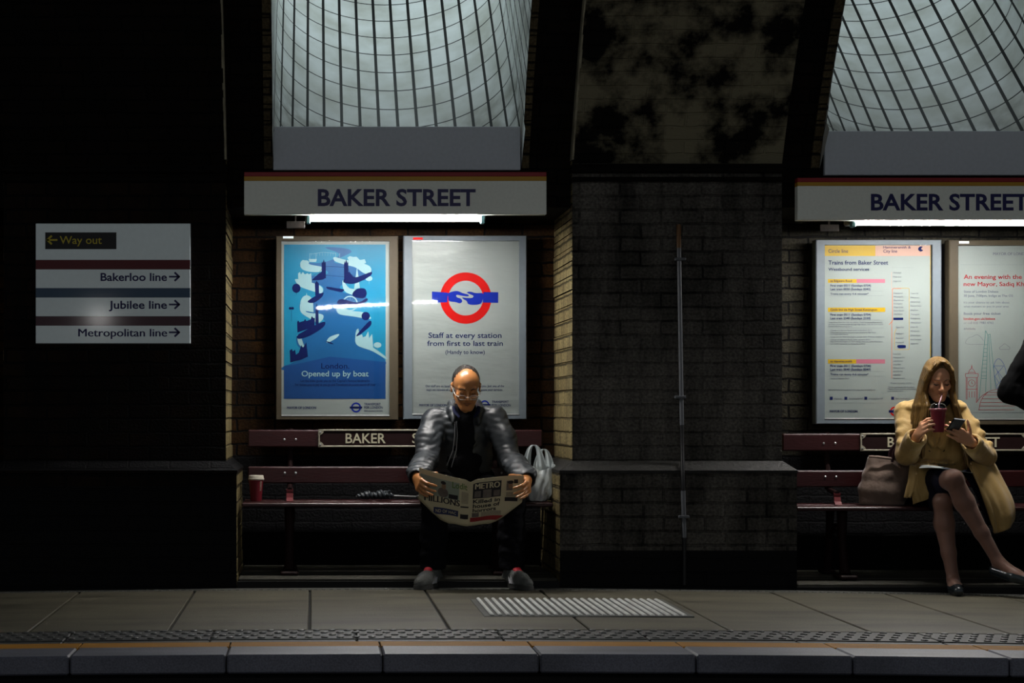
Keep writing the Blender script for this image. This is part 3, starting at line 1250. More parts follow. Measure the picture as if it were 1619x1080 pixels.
poly(m, smooth_pts([(275, 135), (380, 140), (410, 160), (340, 195), (330, 215), (440, 225), (515, 250), (490, 300), (360, 330), (375, 370), (480, 380), (470, 420), (345, 430), (350, 470), (480, 495), (505, 530), (440, 580), (435, 620), (480, 650), (560, 690), (588, 725),
                       (588, 740), (560, 770), (330, 770), (62, 770), (62, 750), (100, 735), (180, 690), (130, 640), (140, 580), (265, 540), (250, 490), (150, 460), (150, 420), (215, 405), (265, 365), (250, 330), (130, 310), (180, 285), (290, 270), (240, 235), (150, 235), (160, 212), (250, 215), (330, 190), (345, 165)], 4), T1, y0 - .0004)
m.build('river', M['sea_mid'], sh, smooth=False)
m = MB()
poly(m, [(62, 748), (120, 740), (300, 700), (588, 728), (588, 918), (62, 918)], T1, y0 - .0008)
m.build('foreground_water', M['sea_blue'], sh, smooth=False)
m = MB()     # pale embankments
for pts in ([(148, 212), (165, 200), (195, 222), (255, 235), (268, 250), (240, 262), (180, 258), (150, 240)],
            [(322, 185), (375, 198), (450, 212), (505, 232), (512, 262), (480, 270), (430, 238), (370, 222), (325, 205)],
            [(125, 298), (215, 320), (258, 340), (262, 365), (240, 370), (150, 340), (128, 320)],
            [(366, 305), (400, 345), (450, 352), (470, 365), (430, 382), (375, 360)],
            [(148, 425), (180, 470), (255, 480), (266, 500), (240, 525), (200, 505), (150, 470)],
            [(338, 440), (400, 462), (470, 470), (505, 490), (505, 505), (420, 492), (345, 478)],
            [(432, 590), (440, 560), (448, 600), (520, 650), (588, 700), (588, 712), (520, 672), (440, 640)],
            [(130, 590), (142, 640), (180, 655), (165, 640), (150, 600)]):
    poly(m, smooth_pts(pts, 5), T1, y0 - .0008)
# crenellated halls, dome, spire, palace, trees, boat
poly(m, [(135, 270), (145, 262), (150, 275), (160, 262), (170, 275), (185, 268), (190, 275), (203, 268), (206, 325), (137, 312)], T1, y0 - .0012)
poly(m, circ(180, 425, 33, 42, 20, 180, 360) + [(215, 470), (150, 460)], T1, y0 - .0012)
poly(m, [(176, 385), (179, 368), (182, 385)], T1, y0 - .0012)
poly(m, [(440, 235), (455, 345), (425, 350)], T1, y0 - .0012)
poly(m, [(390, 188), (402, 180), (420, 184), (438, 183), (455, 200), (480, 196), (487, 214), (470, 222), (400, 208)], T1, y0 - .0012)
poly(m, [(440, 640), (438, 560), (447, 555), (452, 590), (466, 585), (470, 600), (485, 595), (498, 568), (503, 605), (518, 582), (524, 655), (480, 655)], T1, y0 - .0012)
poly(m, smooth_pts([(283, 620), (300, 598), (346, 583), (335, 602), (290, 628)], 4), T1, y0 - .0012)
for cx, cy, r in ((176, 213, 16), (502, 296, 18), (402, 305, 10), (546, 640, 20)):
    poly(m, circ(cx, cy, r, r * .72, 14), T1, y0 - .0012)
    line(m, [(cx, cy), (cx, cy + r * 1.5)], .001, T1, y0 - .0012)
for cx in (196, 228, 330, 350):
    line(m, [(cx, 165), (cx, 205)], .0014, T1, y0 - .0012)
line(m, [(196, 170), (262, 160), (330, 165)], .0009, T1, y0 - .0012)
for k in range(9):
    line(m, [(205 + k * 14, 163), (205 + k * 14, 178)], .0006, T1, y0 - .0012)
poly(m, [(190, 195), (232, 195), (228, 210), (194, 210)], T1, y0 - .0012)
ring(m, 404, 425, 34, 40, T1, y0 - .0012, 28)
for k in range(12):
    a = k * math.pi / 6
    line(m, [(404, 425), (404 + 36 * math.cos(a), 425 + 36 * math.sin(a))], .0006, T1, y0 - .0012)
m.build('embankments', M['print_pale'], sh, smooth=False)
m = MB()     # dark bridge, towers, boats, gate
for pts in ([(210, 300), (255, 262), (268, 275), (268, 300), (215, 305)], [(372, 300), (398, 262), (430, 290), (512, 262), (505, 285), (430, 322), (375, 318)],
            [(185, 412), (262, 368), (258, 392), (215, 422)], [(340, 412), (365, 402), (440, 420), (490, 398), (488, 416), (420, 440), (345, 430)],
            [(138, 585), (262, 520), (268, 545), (200, 590), (140, 608)], [(440, 585), (505, 515), (510, 540), (450, 590)]):
    poly(m, smooth_pts(pts, 4), T1, y0 - .0014)
for cx in (268, 384):
    poly(m, [(cx - 11, 295), (cx - 11, 218), (cx - 9, 205), (cx - 6, 216), (cx, 196), (cx + 6, 216), (cx + 9, 205), (cx + 11, 218), (cx + 11, 295)], T1, y0 - .0018)
line(m, [(268, 232), (384, 238)], .0022, T1, y0 - .0016)
line(m, [(268, 278), (384, 288)], .0018, T1, y0 - .0016)
line(m, [(215, 278), (240, 272), (262, 238)], .0014, T1, y0 - .0016)
line(m, [(392, 240), (405, 270), (430, 290)], .0014, T1, y0 - .0016)
poly(m, [(224, 385), (222, 322), (231, 308), (243, 322), (244, 385)], T1, y0 - .0018)
poly(m, smooth_pts([(283, 338), (330, 345), (372, 352), (360, 366), (320, 358), (288, 350)], 4), T1, y0 - .0016)
poly(m, [(225, 535), (225, 450), (232, 425), (240, 450), (242, 530)], T1, y0 - .0018)
poly(m, [(132, 575), (130, 522), (136, 512), (142, 522), (165, 515), (172, 505), (178, 515), (200, 508), (206, 490), (214, 500), (222, 500), (220, 545)], T1, y0 - .0018)
poly(m, [(95, 730), (92, 668), (103, 660), (108, 672), (120, 664), (124, 690), (138, 680), (152, 640), (160, 655), (178, 625), (186, 700), (150, 716)], T1, y0 - .0018)
poly(m, smooth_pts([(417, 372), (440, 350), (480, 348), (490, 378), (470, 398), (425, 390)], 5), T1, y0 - .0016)
poly(m, circ(126, 346, 22, 24, 16), T1, y0 - .0016)
line(m, [(126, 350), (126, 378)], .002, T1, y0 - .0016)
poly(m, circ(485, 490, 22, 22, 16), T1, y0 - .0016)
line(m, [(101, 440), (101, 518)], .0016, T1, y0 - .0016)
poly(m, circ(94, 450, 7), T1, y0 - .0016)
poly(m, circ(107, 450, 7), T1, y0 - .0016)
poly(m, smooth_pts([(278, 622), (300, 624), (320, 636), (300, 632)], 4), T1, y0 - .0016)
ctext(m, T1, 'London.', 255, 400, 734, 762, y0 - .0016, .004)
ctext(m, T1, 'Let the tides guide you to the Capital\'s famous landmarks', 148, 505, 818, 831, y0 - .0016)
ctext(m, T1, 'For tickets pop to pay as you go and Travelcard discounts search tfl river', 120, 536, 838, 851, y0 - .0016)
m.build('dark_print', M['print_navy'], sh, smooth=False)
m = MB(); ctext(m, T1, 'Opened up by boat', 153, 500, 774, 802, y0 - .0016, .012); m.build('headline', M['print_pale'], sh, smooth=False)


def tfl_roundel(sh, T, cx, cy, r, wbar, hbar, ring_mat, bar_mat, nm='roundel'):
    m = MB()
    ring(m, cx, cy, r * .68, r, T, y0 - .0004, 36)
    ro = m.build(nm, ring_mat, sh, smooth=False)
    m = MB()
    poly(m, [(cx - wbar, cy - hbar), (cx + wbar, cy - hbar), (cx + wbar, cy + hbar), (cx - wbar, cy + hbar)], T, y0 - .0009)
    return m.build(nm + '_bar', bar_mat, sh, smooth=False)


m = MB()
ctext(m, T1, 'MAYOR OF LONDON', 78, 228, 958, 971, y0, .02)
ctext(m, T1, 'TRANSPORT', 477, 562, 940, 952, y0, .01)
ctext(m, T1, 'FOR LONDON', 477, 573, 957, 969, y0, .01)
ctext(m, T1, 'EVERY JOURNEY MATTERS', 477, 573, 978, 984, y0)
m.build('small_print', M['print_navy'], sh, smooth=False)
tfl_roundel(sh, T1, 435, 963, 26, 32, 5, M['blue_ink'], M['print_navy'])

# ---- the staff poster
root = thing('framed_poster', P(735, 663, .03), 'white poster with a red ring and two blue hands clasping, behind the seated man', 'poster')
frame_obj(root, (638, 372.5, 833, 663), (651.5, 380.5, 821, 655), M['frame_alu'], stick=(653, 375.5, 668.5, 379, M['red_ink']))
sh = sheet(root, 651, 380, 821.5, 655.5, M['paper_white'])
m = MB(); ring(m, 348, 397, 90, 133, T2, y0, 72); m.build('red_ring', M['red_ink'], sh, smooth=False)
m = MB()
poly(m, [(173, 363), (256, 369), (252, 419), (173, 421)], T2, y0 - .0006)
poly(m, [(440, 366), (516, 367), (516, 422), (436, 420)], T2, y0 - .0006)
m.build('sleeves', M['blue_ink'], sh, smooth=False)
m = MB()
poly(m, smooth_pts([(258, 372), (300, 360), (335, 372), (362, 380), (360, 388), (335, 386), (302, 380), (302, 392), (322, 400), (330, 414), (318, 424), (296, 418), (262, 412), (257, 392)], 4), T2, y0 - .0006)
poly(m, smooth_pts([(438, 374), (400, 371), (372, 364), (354, 368), (372, 378), (388, 386), (380, 396), (352, 396), (330, 394), (338, 404), (352, 412), (362, 428), (390, 432), (420, 428), (434, 412)], 4), T2, y0 - .0006)
m.build('hands', M['blue_ink'], sh, smooth=False)
m = MB()
ctext(m, T2, 'Staff at every station', 155, 533, 576, 603, y0, .008)
ctext(m, T2, 'from first to last train', 149, 540, 618, 644, y0, .008)
ctext(m, T2, '(Handy to know)', 243, 446, 666, 686, y0, .004)
ctext(m, T2, 'Our staff are on hand at all Tube stations, to help you. Just one of the', 140, 546, 846, 858, y0)
ctext(m, T2, 'ways we reinvest all of our income to run and improve your services.', 144, 540, 865, 877, y0)
ctext(m, T2, 'MAYOR OF LONDON', 108, 250, 945, 957, y0, .02)
ctext(m, T2, 'TRANSPORT', 483, 570, 928, 939, y0, .01)
ctext(m, T2, 'FOR LONDON', 483, 580, 945, 957, y0, .01)
m.build('lettering', M['print_navy'], sh, smooth=False)
tfl_roundel(sh, T2, 446, 950, 24, 30, 5, M['blue_ink'], M['print_navy'])

# ---- the timetable
root = thing('framed_poster', P(1390, 671, .03), 'train timetable with yellow and pink bars and a line diagram, behind the woman', 'poster')
frame_obj(root, (1290, 379, 1489, 670.5), (1304, 387, 1474.5, 662), M['frame_alu'])
sh = sheet(root, 1303.5, 386.5, 1471, 662.5, M['paper_flat'])
M['print_yellow'] = mat('print_yellow', (.36, .22, .003), .45, .05)
M['print_pink'] = mat('print_pink', (.33, .10, .145), .45, .05)
M['print_peach'] = mat('print_peach', (.37, .22, .175), .45, .05)
m = MB()
for q in ((108, 121, 362, 174), (124, 290, 268, 309), (124, 433, 412, 455), (124, 693, 266, 714)):
    poly(m, [(q[0], q[1]), (q[2], q[1]), (q[2], q[3]), (q[0], q[3])], T3, y0)
line(m, [(491, 336), (530, 336), (532, 340), (532, 640), (528, 644), (462, 644), (458, 640), (458, 560), (468, 540)], .0022, T3, y0)
line(m, [(639, 122), (639, 680)], .003, T3, y0)
m.build('yellow_bars', M['print_yellow'], sh, smooth=False)
m = MB()
for q in ((268, 290, 411, 309), (266, 693, 411, 714)):
    poly(m, [(q[0], q[1]), (q[2], q[1]), (q[2], q[3]), (q[0], q[3])], T3, y0)
m.build('pink_bars', M['print_pink'], sh, smooth=False)
m = MB()
poly(m, [(362, 121), (638, 121), (638, 174), (362, 174)], T3, y0)
line(m, [(444, 255), (444, 340)], .0022, T3, y0)
m.build('peach_bar', M['print_peach'], sh, smooth=False)
m = MB()
line(m, [(491, 337), (452, 337), (448, 341), (448, 500), (432, 518)], .0034, T3, y0)
line(m, [(445, 500), (445, 788)], .0030, T3, y0)
m.build('line_diagram', mat('print_brown', (.42, .12, .05), .45), sh, smooth=False)
m = MB()
y1 = y0 - .0006
ctext(m, T3, 'Circle line', 126, 225, 140, 158, y1)
ctext(m, T3, 'City line', 402, 472, 142, 157, y1, .006)
ctext(m, T3, 'Hammersmith &', 402, 540, 124, 136, y1, .006)
ctext(m, T3, 'Trains from Baker Street', 126, 426, 197, 217, y1, .01)
ctext(m, T3, 'Westbound services', 126, 330, 233, 248, y1, .008)
ctext(m, T3, 'to Edgware Road', 136, 244, 294, 304, y1)
ctext(m, T3, 'Circle line via High Street Kensington', 136, 370, 438, 449, y1)
ctext(m, T3, 'to Hammersmith', 136, 244, 698, 708, y1)
for yy, a1, a2 in ((317, '0511 (Sundays 0704)', '0050 (Sundays 0040)'), (463, '0511 (Sundays 0704)', '2340 (Sundays 2330)'), (720, '0511 (Sundays 0706)', '0040 (Sundays 0040)')):
    ctext(m, T3, 'First train ' + a1, 136, 340, yy, yy + 11, y1, .008)
    ctext(m, T3, 'Last train ' + a2, 136, 338, yy + 18, yy + 29, y1, .008)
for yy in (359, 763):
    ctext(m, T3, 'Trains run every 4-6 minutes*', 136, 328, yy, yy + 10, y1)
m.build('lettering', M['print_navy'], sh, smooth=False)
m = MB()
rows = [(503, 126, 398, 'Trains from Circle line only, see adverts. Trains to intermediate stations'), (514, 126, 402, 'via Circle and Hammersmith through High Street. Take the first train to'), (524, 126, 244, 'Hammersmith (2 and change there)'),
        (543, 136, 345, 'Change at Edgware Road. Later trains from 0012'), (554, 136, 365, 'Please note the journey involved to the stations to High Street'), (563, 136, 226, 'Kensington interchange'),
        (576, 134, 406, 'Change here for South Kensington. Change trains 19 stations westbound'), (590, 136, 335, 'Change at Edgware Road. Later services 0034'), (600, 136, 400, 'High Street Kensington or 0027 change there for South Kensington'), (611, 136, 312, 'last trains continue to Ealing Broadway'),
        (785, 134, 230, 'Change at Edgware Road'), (842, 126, 362, 'Early morning and evening times may vary at weekends'), (828, 424, 560, 'These services on Sundays'), (838, 424, 566, 'Please check before you travel'), (848, 424, 500, 'for the latest information'), (808, 440, 545, 'Peak hours only')]
for yy, c0, c1, s in rows:
    ctext(m, T3, s, c0, c1, yy, yy + 6.5, y1)
for yy in (350, 374, 496, 536, 754, 778):
    line(m, [(126, yy), (405, yy)], .0008, T3, y1)
line(m, [(126, 912), (600, 912)], .0006, T3, y1)
line(m, [(445, 232), (553, 232)], .0008, T3, y1)
st1 = ['Barking', 'East Ham', 'Upton Park', 'Plaistow', 'Aldgate', 'Moorgate', 'Barbican', 'Farringdon', 'Kings Cross', 'Euston Square', 'Great Portland', 'Edgware Road', 'Paddington', 'Bayswater', 'Notting Hill']
for k, s in enumerate(['Whitechapel', 'Mile End', 'Aldgate East']):
    ctext(m, T3, s, 452, 492, 254 + k * 21, 261 + k * 21, y1)
for k, s in enumerate(['Liverpool', 'Moorgate', 'Barbican', 'Farringdon', 'Kings Cross', 'Euston Square', 'Great Portland']):
    ctext(m, T3, s, 455, 498 + (k % 3) * 4, 357 + k * 17.5, 364 + k * 17.5, y1)
for k, s in enumerate(['Tower Hill', 'Monument', 'Cannon Street', 'Mansion House', 'Blackfriars', 'Temple', 'Embankment', 'Westminster', 'St James Park', 'Victoria', 'Sloane Square', 'South Kensington', 'Gloucester Road']):
    ctext(m, T3, s, 540, 578 + (k % 4) * 5, 358 + k * 21, 365 + k * 21, y1)
for k, s in enumerate(['Edgware Road', 'Paddington', 'Bayswater', 'Notting Hill']):
    ctext(m, T3, s, 466, 505, 528 + k * 22 + (10 if k else 0), 535 + k * 22 + (10 if k else 0), y1)
for k, s in enumerate(['Royal Oak', 'Westbourne Park', 'Ladbroke Grove', 'Latimer Road', 'Wood Lane', 'Shepherds Bush Market', 'Goldhawk Road', 'Hammersmith']):
    ctext(m, T3, s, 452, 490 + (k * 5 % 3) * 10, 662 + k * 17.4, 669 + k * 17.4, y1)
for cx, s in ((155, 'tfl.gov.uk'), (228, 'facebook/tfl'), (328, 'youtube/tfl'), (462, '@tfl travel alerts')):
    ctext(m, T3, s, cx, cx + (38 if cx < 200 else 72), 885, 893, y1)
m.build('small_print', M['grey_ink'], sh, smooth=False)
m = MB()
ctext(m, T3, 'MAYOR OF LONDON', 134, 272, 948, 959, y1, .02)
poly(m, [(453, 484), (502, 484), (502, 495), (453, 495)], T3, y1)
for cx in (134, 207, 307, 442):
    poly(m, [(cx, 881), (cx + 14, 881), (cx + 14, 896), (cx, 896)], T3, y1)
poly(m, smooth_pts([(577, 140), (584, 128), (600, 127), (592, 138), (602, 146), (588, 152)], 4), T3, y1)
poly(m, smooth_pts([(475, 622), (512, 622), (515, 628), (512, 636), (478, 636)], 3), T3, y1)
m.build('dark_print', M['print_navy'], sh, smooth=False)
tfl_roundel(sh, T3, 460, 954, 24, 30, 6, M['red_ink'], M['print_navy'])

# ---- the debate poster, cut by the edge of the photo
root = thing('framed_poster', P(1600, 671, .03), 'white debate poster with red headline and outline drawings of towers, cut by the photo edge', 'poster')
frame_obj(root, (1501, 379.5, 1700, 672), (1515, 388, 1686, 663), M['frame_bronze'], stick=(1516.5, 381.5, 1532, 385, M['sign_white']))
sh = sheet(root, 1514.5, 387.5, 1686.5, 663.5, M['paper_flat'])
m = MB()
ctext(m, T3, 'MAYOR OF LONDON', 954, 1142, 156, 170, y0, .02)
ctext(m, T3, 'State of London Debate', 806, 980, 347, 358, y0, .012)
ctext(m, T3, '30 June, 7:00pm, indigo at The O2', 806, 1054, 368, 379, y0, .012)
ctext(m, T3, 'It\'s your chance to ask him about', 806, 1036, 402, 412, y0)
ctext(m, T3, 'what matters to you in your area', 806, 1032, 422, 432, y0)
ctext(m, T3, 'Book your free ticket', 806, 992, 457, 469, y0, .014)
ctext(m, T3, 'or call 020 7983 4762', 806, 956, 504, 515, y0)
ctext(m, T3, '#AskSadiq', 806, 864, 534, 544, y0)
line(m, [(790, 218), (1280, 218)], .0007, T3, y0)
m.build('lettering', M['grey_ink'], sh, smooth=False)


def T4(cx, cy):
    return (1500 + cx / 6.0, 520 + cy / 6.0)


M['print_crimson'] = mat('print_crimson', (.24, .004, .010), .45)
M['print_green'] = mat('print_green', (.02, .14, .13), .45)
M['print_blue2'] = mat('print_blue', (.02, .06, .22), .45)
m = MB()
ctext(m, T3, 'An evening with the', 806, 1098, 268, 289, y0, .014)
ctext(m, T3, 'new Mayor, Sadiq Khan', 806, 1142, 304, 325, y0, .014)
ctext(m, T3, 'london.gov.uk/debate', 806, 964, 483, 495, y0, .01)
m.build('headline', M['print_crimson'], sh, smooth=False)
W_ = .0022
m = MB()     # clock tower and round hall
for pts in ([(158, 450), (158, 425), (280, 425), (280, 450), (272, 462), (165, 462), (158, 450)], [(165, 462), (165, 670)], [(175, 462), (175, 670)], [(262, 462), (262, 700)], [(272, 462), (272, 690)], [(165, 572), (272, 572)],
            [(185, 425), (195, 395), (215, 375), (218, 345), (222, 375), (242, 395), (255, 425)], [(188, 412), (250, 412)], [(195, 595), (195, 650)], [(220, 595), (220, 650)], [(245, 595), (245, 650)]):
    line(m, pts, W_, T4, y0)
line(m, circ(218, 515, 31, n=24) + [(249, 515)], W_, T4, y0)
line(m, [(218, 498), (218, 517), (230, 522)], W_, T4, y0)
line(m, smooth_pts([(262, 700), (300, 650), (360, 605), (430, 578), (520, 572), (620, 600), (700, 660), (740, 760)], 4, False), W_, T4, y0)
line(m, smooth_pts([(285, 770), (300, 700), (330, 640), (375, 598)], 4, False), W_, T4, y0)
for yy, xx in ((628, 345), (664, 320), (698, 305), (732, 295), (768, 287), (604, 385)):
    line(m, [(xx, yy), (620, yy)], W_, T4, y0)
m.build('red_drawing', M['print_crimson'], sh, smooth=False)
m = MB()
for pts in ([(288, 670), (350, 18), (372, 60), (392, 50), (445, 575)], [(372, 60), (350, 600)], [(380, 70), (400, 580)], [(312, 470), (358, 470)]):
    line(m, pts, W_, T4, y0)
for k in range(9):
    yy = 150 + k * 37
    line(m, [(337 - k * 3.5, yy), (368 - k * 1.2, yy)], W_ * .9, T4, y0)
m.build('green_drawing', M['print_green'], sh, smooth=False)
m = MB()
line(m, smooth_pts([(458, 570), (432, 440), (430, 340), (470, 283), (520, 330), (548, 440), (520, 480), (458, 570)], 4, False), W_, T4, y0)
for pts in ([(430, 352), (522, 352)], [(432, 355), (520, 480)], [(522, 352), (436, 450)], [(548, 440), (450, 540)], [(436, 450), (490, 530)], [(460, 400), (500, 510)]):
    line(m, pts, W_ * .9, T4, y0)
m.build('blue_drawing', M['print_blue2'], sh, smooth=False)
m = MB()
line(m, smooth_pts([(330, 148), (180, 145), (162, 120), (190, 85), (225, 75), (265, 55), (300, 75), (330, 112)], 4, False), W_ * .7, T4, y0)
line(m, smooth_pts([(490, 195), (480, 180), (505, 160), (530, 142), (560, 160), (580, 180), (570, 195), (490, 195)], 4, False), W_ * .7, T4, y0)
line(m, [(100, 795), (720, 795)], W_ * .7, T4, y0)
m.build('cloud_drawing', M['grey_ink'], sh, smooth=False)

# ================================================================ BENCHES
M['bench_red'] = mat('maroon_gloss_paint', (.017, .0016, .002), .40, .3, scale=9, stretch=(1, 6, 6), bump=.12, bscale=30, spec=.30)
M['iron_red'] = mat('maroon_iron', (.10, .014, .016), .35, .2, coat=.3)
M['iron_black'] = mat('black_iron', (.010, .004, .004), .6, .2, spec=.08)
M['plate_rim'] = mat('nameplate_rim', (.24, .225, .17), .4, .25, scale=40, metal=.3)
M['plate_letter'] = mat('nameplate_letter', (.33, .31, .22), .5, .15)


def bench(dx, dz, x0, x1, leg_xs, plate_x, label):
    root = thing('wall_bench', ((x0 + x1) / 2 + dx, -.25, .045 + dz), label, 'bench', 'maroon wall benches in the alcoves')

    def bx(m, a, b, c, d, e, f, bev=.005):
        m.box(a + dx, b + dx, c, d, e + dz, f + dz, bev)
    m = MB(); bx(m, x0 + .02, x1 - .01, -.105, -.068, .752, .852, .007); sl = m.build('back_slat', M['bench_red'], root)
    m = MB(); bx(m, x0 + .02, x1 - .01, -.125, -.088, .545, .641, .007); m.build('back_slat', M['bench_red'], root)
    m = MB(); bx(m, x0, x1, -.47, -.285, .428, .451, .006); m.build('seat_slat', M['bench_red'], root)
    m = MB(); bx(m, x0, x1, -.272, -.10, .428, .452, .006); m.build('seat_slat', M['bench_red'], root)
    for lx in leg_xs:
        m = MB()
        m.ring_tube([(lx + dx, -.34, .42 + dz), (lx + dx, -.34, .25 + dz), (lx + dx, -.37, .12 + dz), (lx + dx, -.40, .065 + dz)], [.030, .024, .027, .034], 12)
        m.ring_tube([(lx + dx, -.12, .42 + dz), (lx + dx, -.10, .25 + dz), (lx + dx, -.06, .065 + dz)], [.024, .020, .026], 10)
        m.ring_tube([(lx + dx, -.34, .26 + dz), (lx + dx, -.22, .33 + dz), (lx + dx, -.10, .25 + dz)], .016, 8)
        bx(m, lx - .05, lx + .05, -.47, -.33, .046, .070, .008)
        bx(m, lx - .04, lx + .04, -.11, -.01, .046, .066, .008)
        m.build('leg', M['iron_black'], root)
        m = MB()
        pts = [(lx + dx, -.285, .452 + dz), (lx + dx, -.262, .470 + dz), (lx + dx, -.252, .495 + dz), (lx + dx, -.250, .520 + dz)]
        for i, p in enumerate(pts[:-1]):
            q = pts[i + 1]
            vs = [(p[0] - .019, p[1], p[2]), (p[0] + .019, p[1], p[2]), (q[0] + .019, q[1], q[2]), (q[0] - .019, q[1], q[2])]
            vs += [(a, b + .008, c - .012) for a, b, c in vs]
            m.add(vs, [(0, 1, 2, 3), (7, 6, 5, 4), (0, 4, 5, 1), (2, 6, 7, 3), (1, 5, 6, 2), (4, 0, 3, 7)])
        m.build('seat_strap', M['iron_red'], root)
        m = MB()
        bx(m, lx - .018, lx + .018, -.088, -.066, .53, .552, .004)
        m.ring_tube([(lx + dx, -.25, .512 + dz), (lx + dx, -.10, .53 + dz), (lx + dx, -.078, .60 + dz), (lx + dx, -.055, .70 + dz), (lx + dx, -.05, .86 + dz)], .016, 8)
        m.build('back_support', M['iron_black'], root)
        for (ox, oz, yy) in ((-.033, .797, -.1065), (.033, .797, -.1065), (-.030, .605, -.1265), (.032, .605, -.1265)):
            b = MB(); b.lathe([(.0065, 0), (.0062, .003), (.0035, .0055)], (lx + ox + dx, yy + .001, oz + dz), axis=(0, -1, 0), n=10, cap0=False)
            b.build('bolt', M['steel'], root)
    # enamel nameplate on the upper slat
    a, b = plate_x
    z0, z1 = .752, .855
    m = MB()
    bx(m, a, b, -.1105, -.1055, z0, z1, .002)
    np_ = m.build('nameplate', M['iron_black'], sl)
    m = MB()
    r = .034
    for zc in (z0 + .005, z1 - .005):
        bx(m, a, b, -.1165, -.110, zc - .005, zc + .005, .0025)
    for xc, s in ((a, 1), (b, -1)):
        bx(m, min(xc, xc + s * .009), max(xc, xc + s * .009), -.1165, -.110, z0, z1, .0025)
        for zc, t in ((z0, 1), (z1, -1)):
            pts = [(xc + dx, zc + dz)] + [(xc + s * r * math.cos(q * math.pi / 16) + dx, zc + t * r * math.sin(q * math.pi / 16) + dz) for q in range(9)]
            m.prism(pts, -.1155, -.110)
    m.build('rim', M['plate_rim'], np_, smooth=False)
    m = MB()
    zb, cap = .776 + dz, .055
    put_text(m, 'BAKER', a + .157 + dx, zb, cap, -.1105, width=.230, bold=.012, depth=.003)
    put_text(m, 'STREET', a + .540 + dx, zb, cap, -.1105, width=.262, bold=.012, depth=.003)
    m.build('lettering', M['plate_letter'], np_, smooth=False)
    for xc in (a + .012, b - .012):
        for zc in (z0 + .016, z1 - .016):
            q = MB(); q.lathe([(.0055, 0), (.005, .003), (.002, .0045)], (xc + dx, -.116, zc + dz), axis=(0, -1, 0), n=8, cap0=False)
            q.build('screw', M['steel'], np_)
    return root


LBX = (-.395, 1.33)
bench(0, 0, LBX[0], LBX[1], (-.132, 1.05), (.030, .985), 'maroon slatted bench with nameplate under the two posters, where the man sits')
bench(3.095, -.022, LBX[0] - .02, LBX[1] - .02, (-.125, 1.05), (.050, 1.01), 'maroon slatted bench with nameplate under the timetable, where the woman sits')

# ================================================================ SMALL THINGS ON THE LEFT BENCH
root = thing('paper_cup', (-.322, -.28, .4525), 'red paper coffee cup with white lid at the left end of the bench', 'cup')
M['cup_red'] = mat('cup_red', (.12, .008, .014), .45, .05)
M['lid_white'] = mat('lid_plastic', (.40, .37, .30), .4, .04)
m = MB(); m.lathe([(.031, 0), (.0315, .003), (.0415, .122), (.042, .124)], (-.322, -.28, .4525), n=32); m.build('cup_body', M['cup_red'], root)
m = MB(); m.lathe([(.0445, .119), (.0455, .122), (.0455, .127), (.043, .129), (.0415, .142), (.039, .145), (.036, .142), (.030, .141)], (-.322, -.28, .4525), n=32); m.build('lid', M['lid_white'], root)
m = MB()
V, Fc = text_mesh('COSTA', .01, 0)
k = .012 / CAP
for s_ in (1,):
    vs = []
    for vx, vy, vz in V:
        h, t = .112 - (vx * k) * .95, vy * k
        r = .031 + (.0105) * h / .122 + .0012
        ang = math.radians(-90) + .62 + t / r
        vs.append((-.322 + r * math.cos(ang), -.28 + r * math.sin(ang), .4525 + h))
    m.add(vs, Fc)
m.build('lettering', M['lid_white'], root, smooth=False)

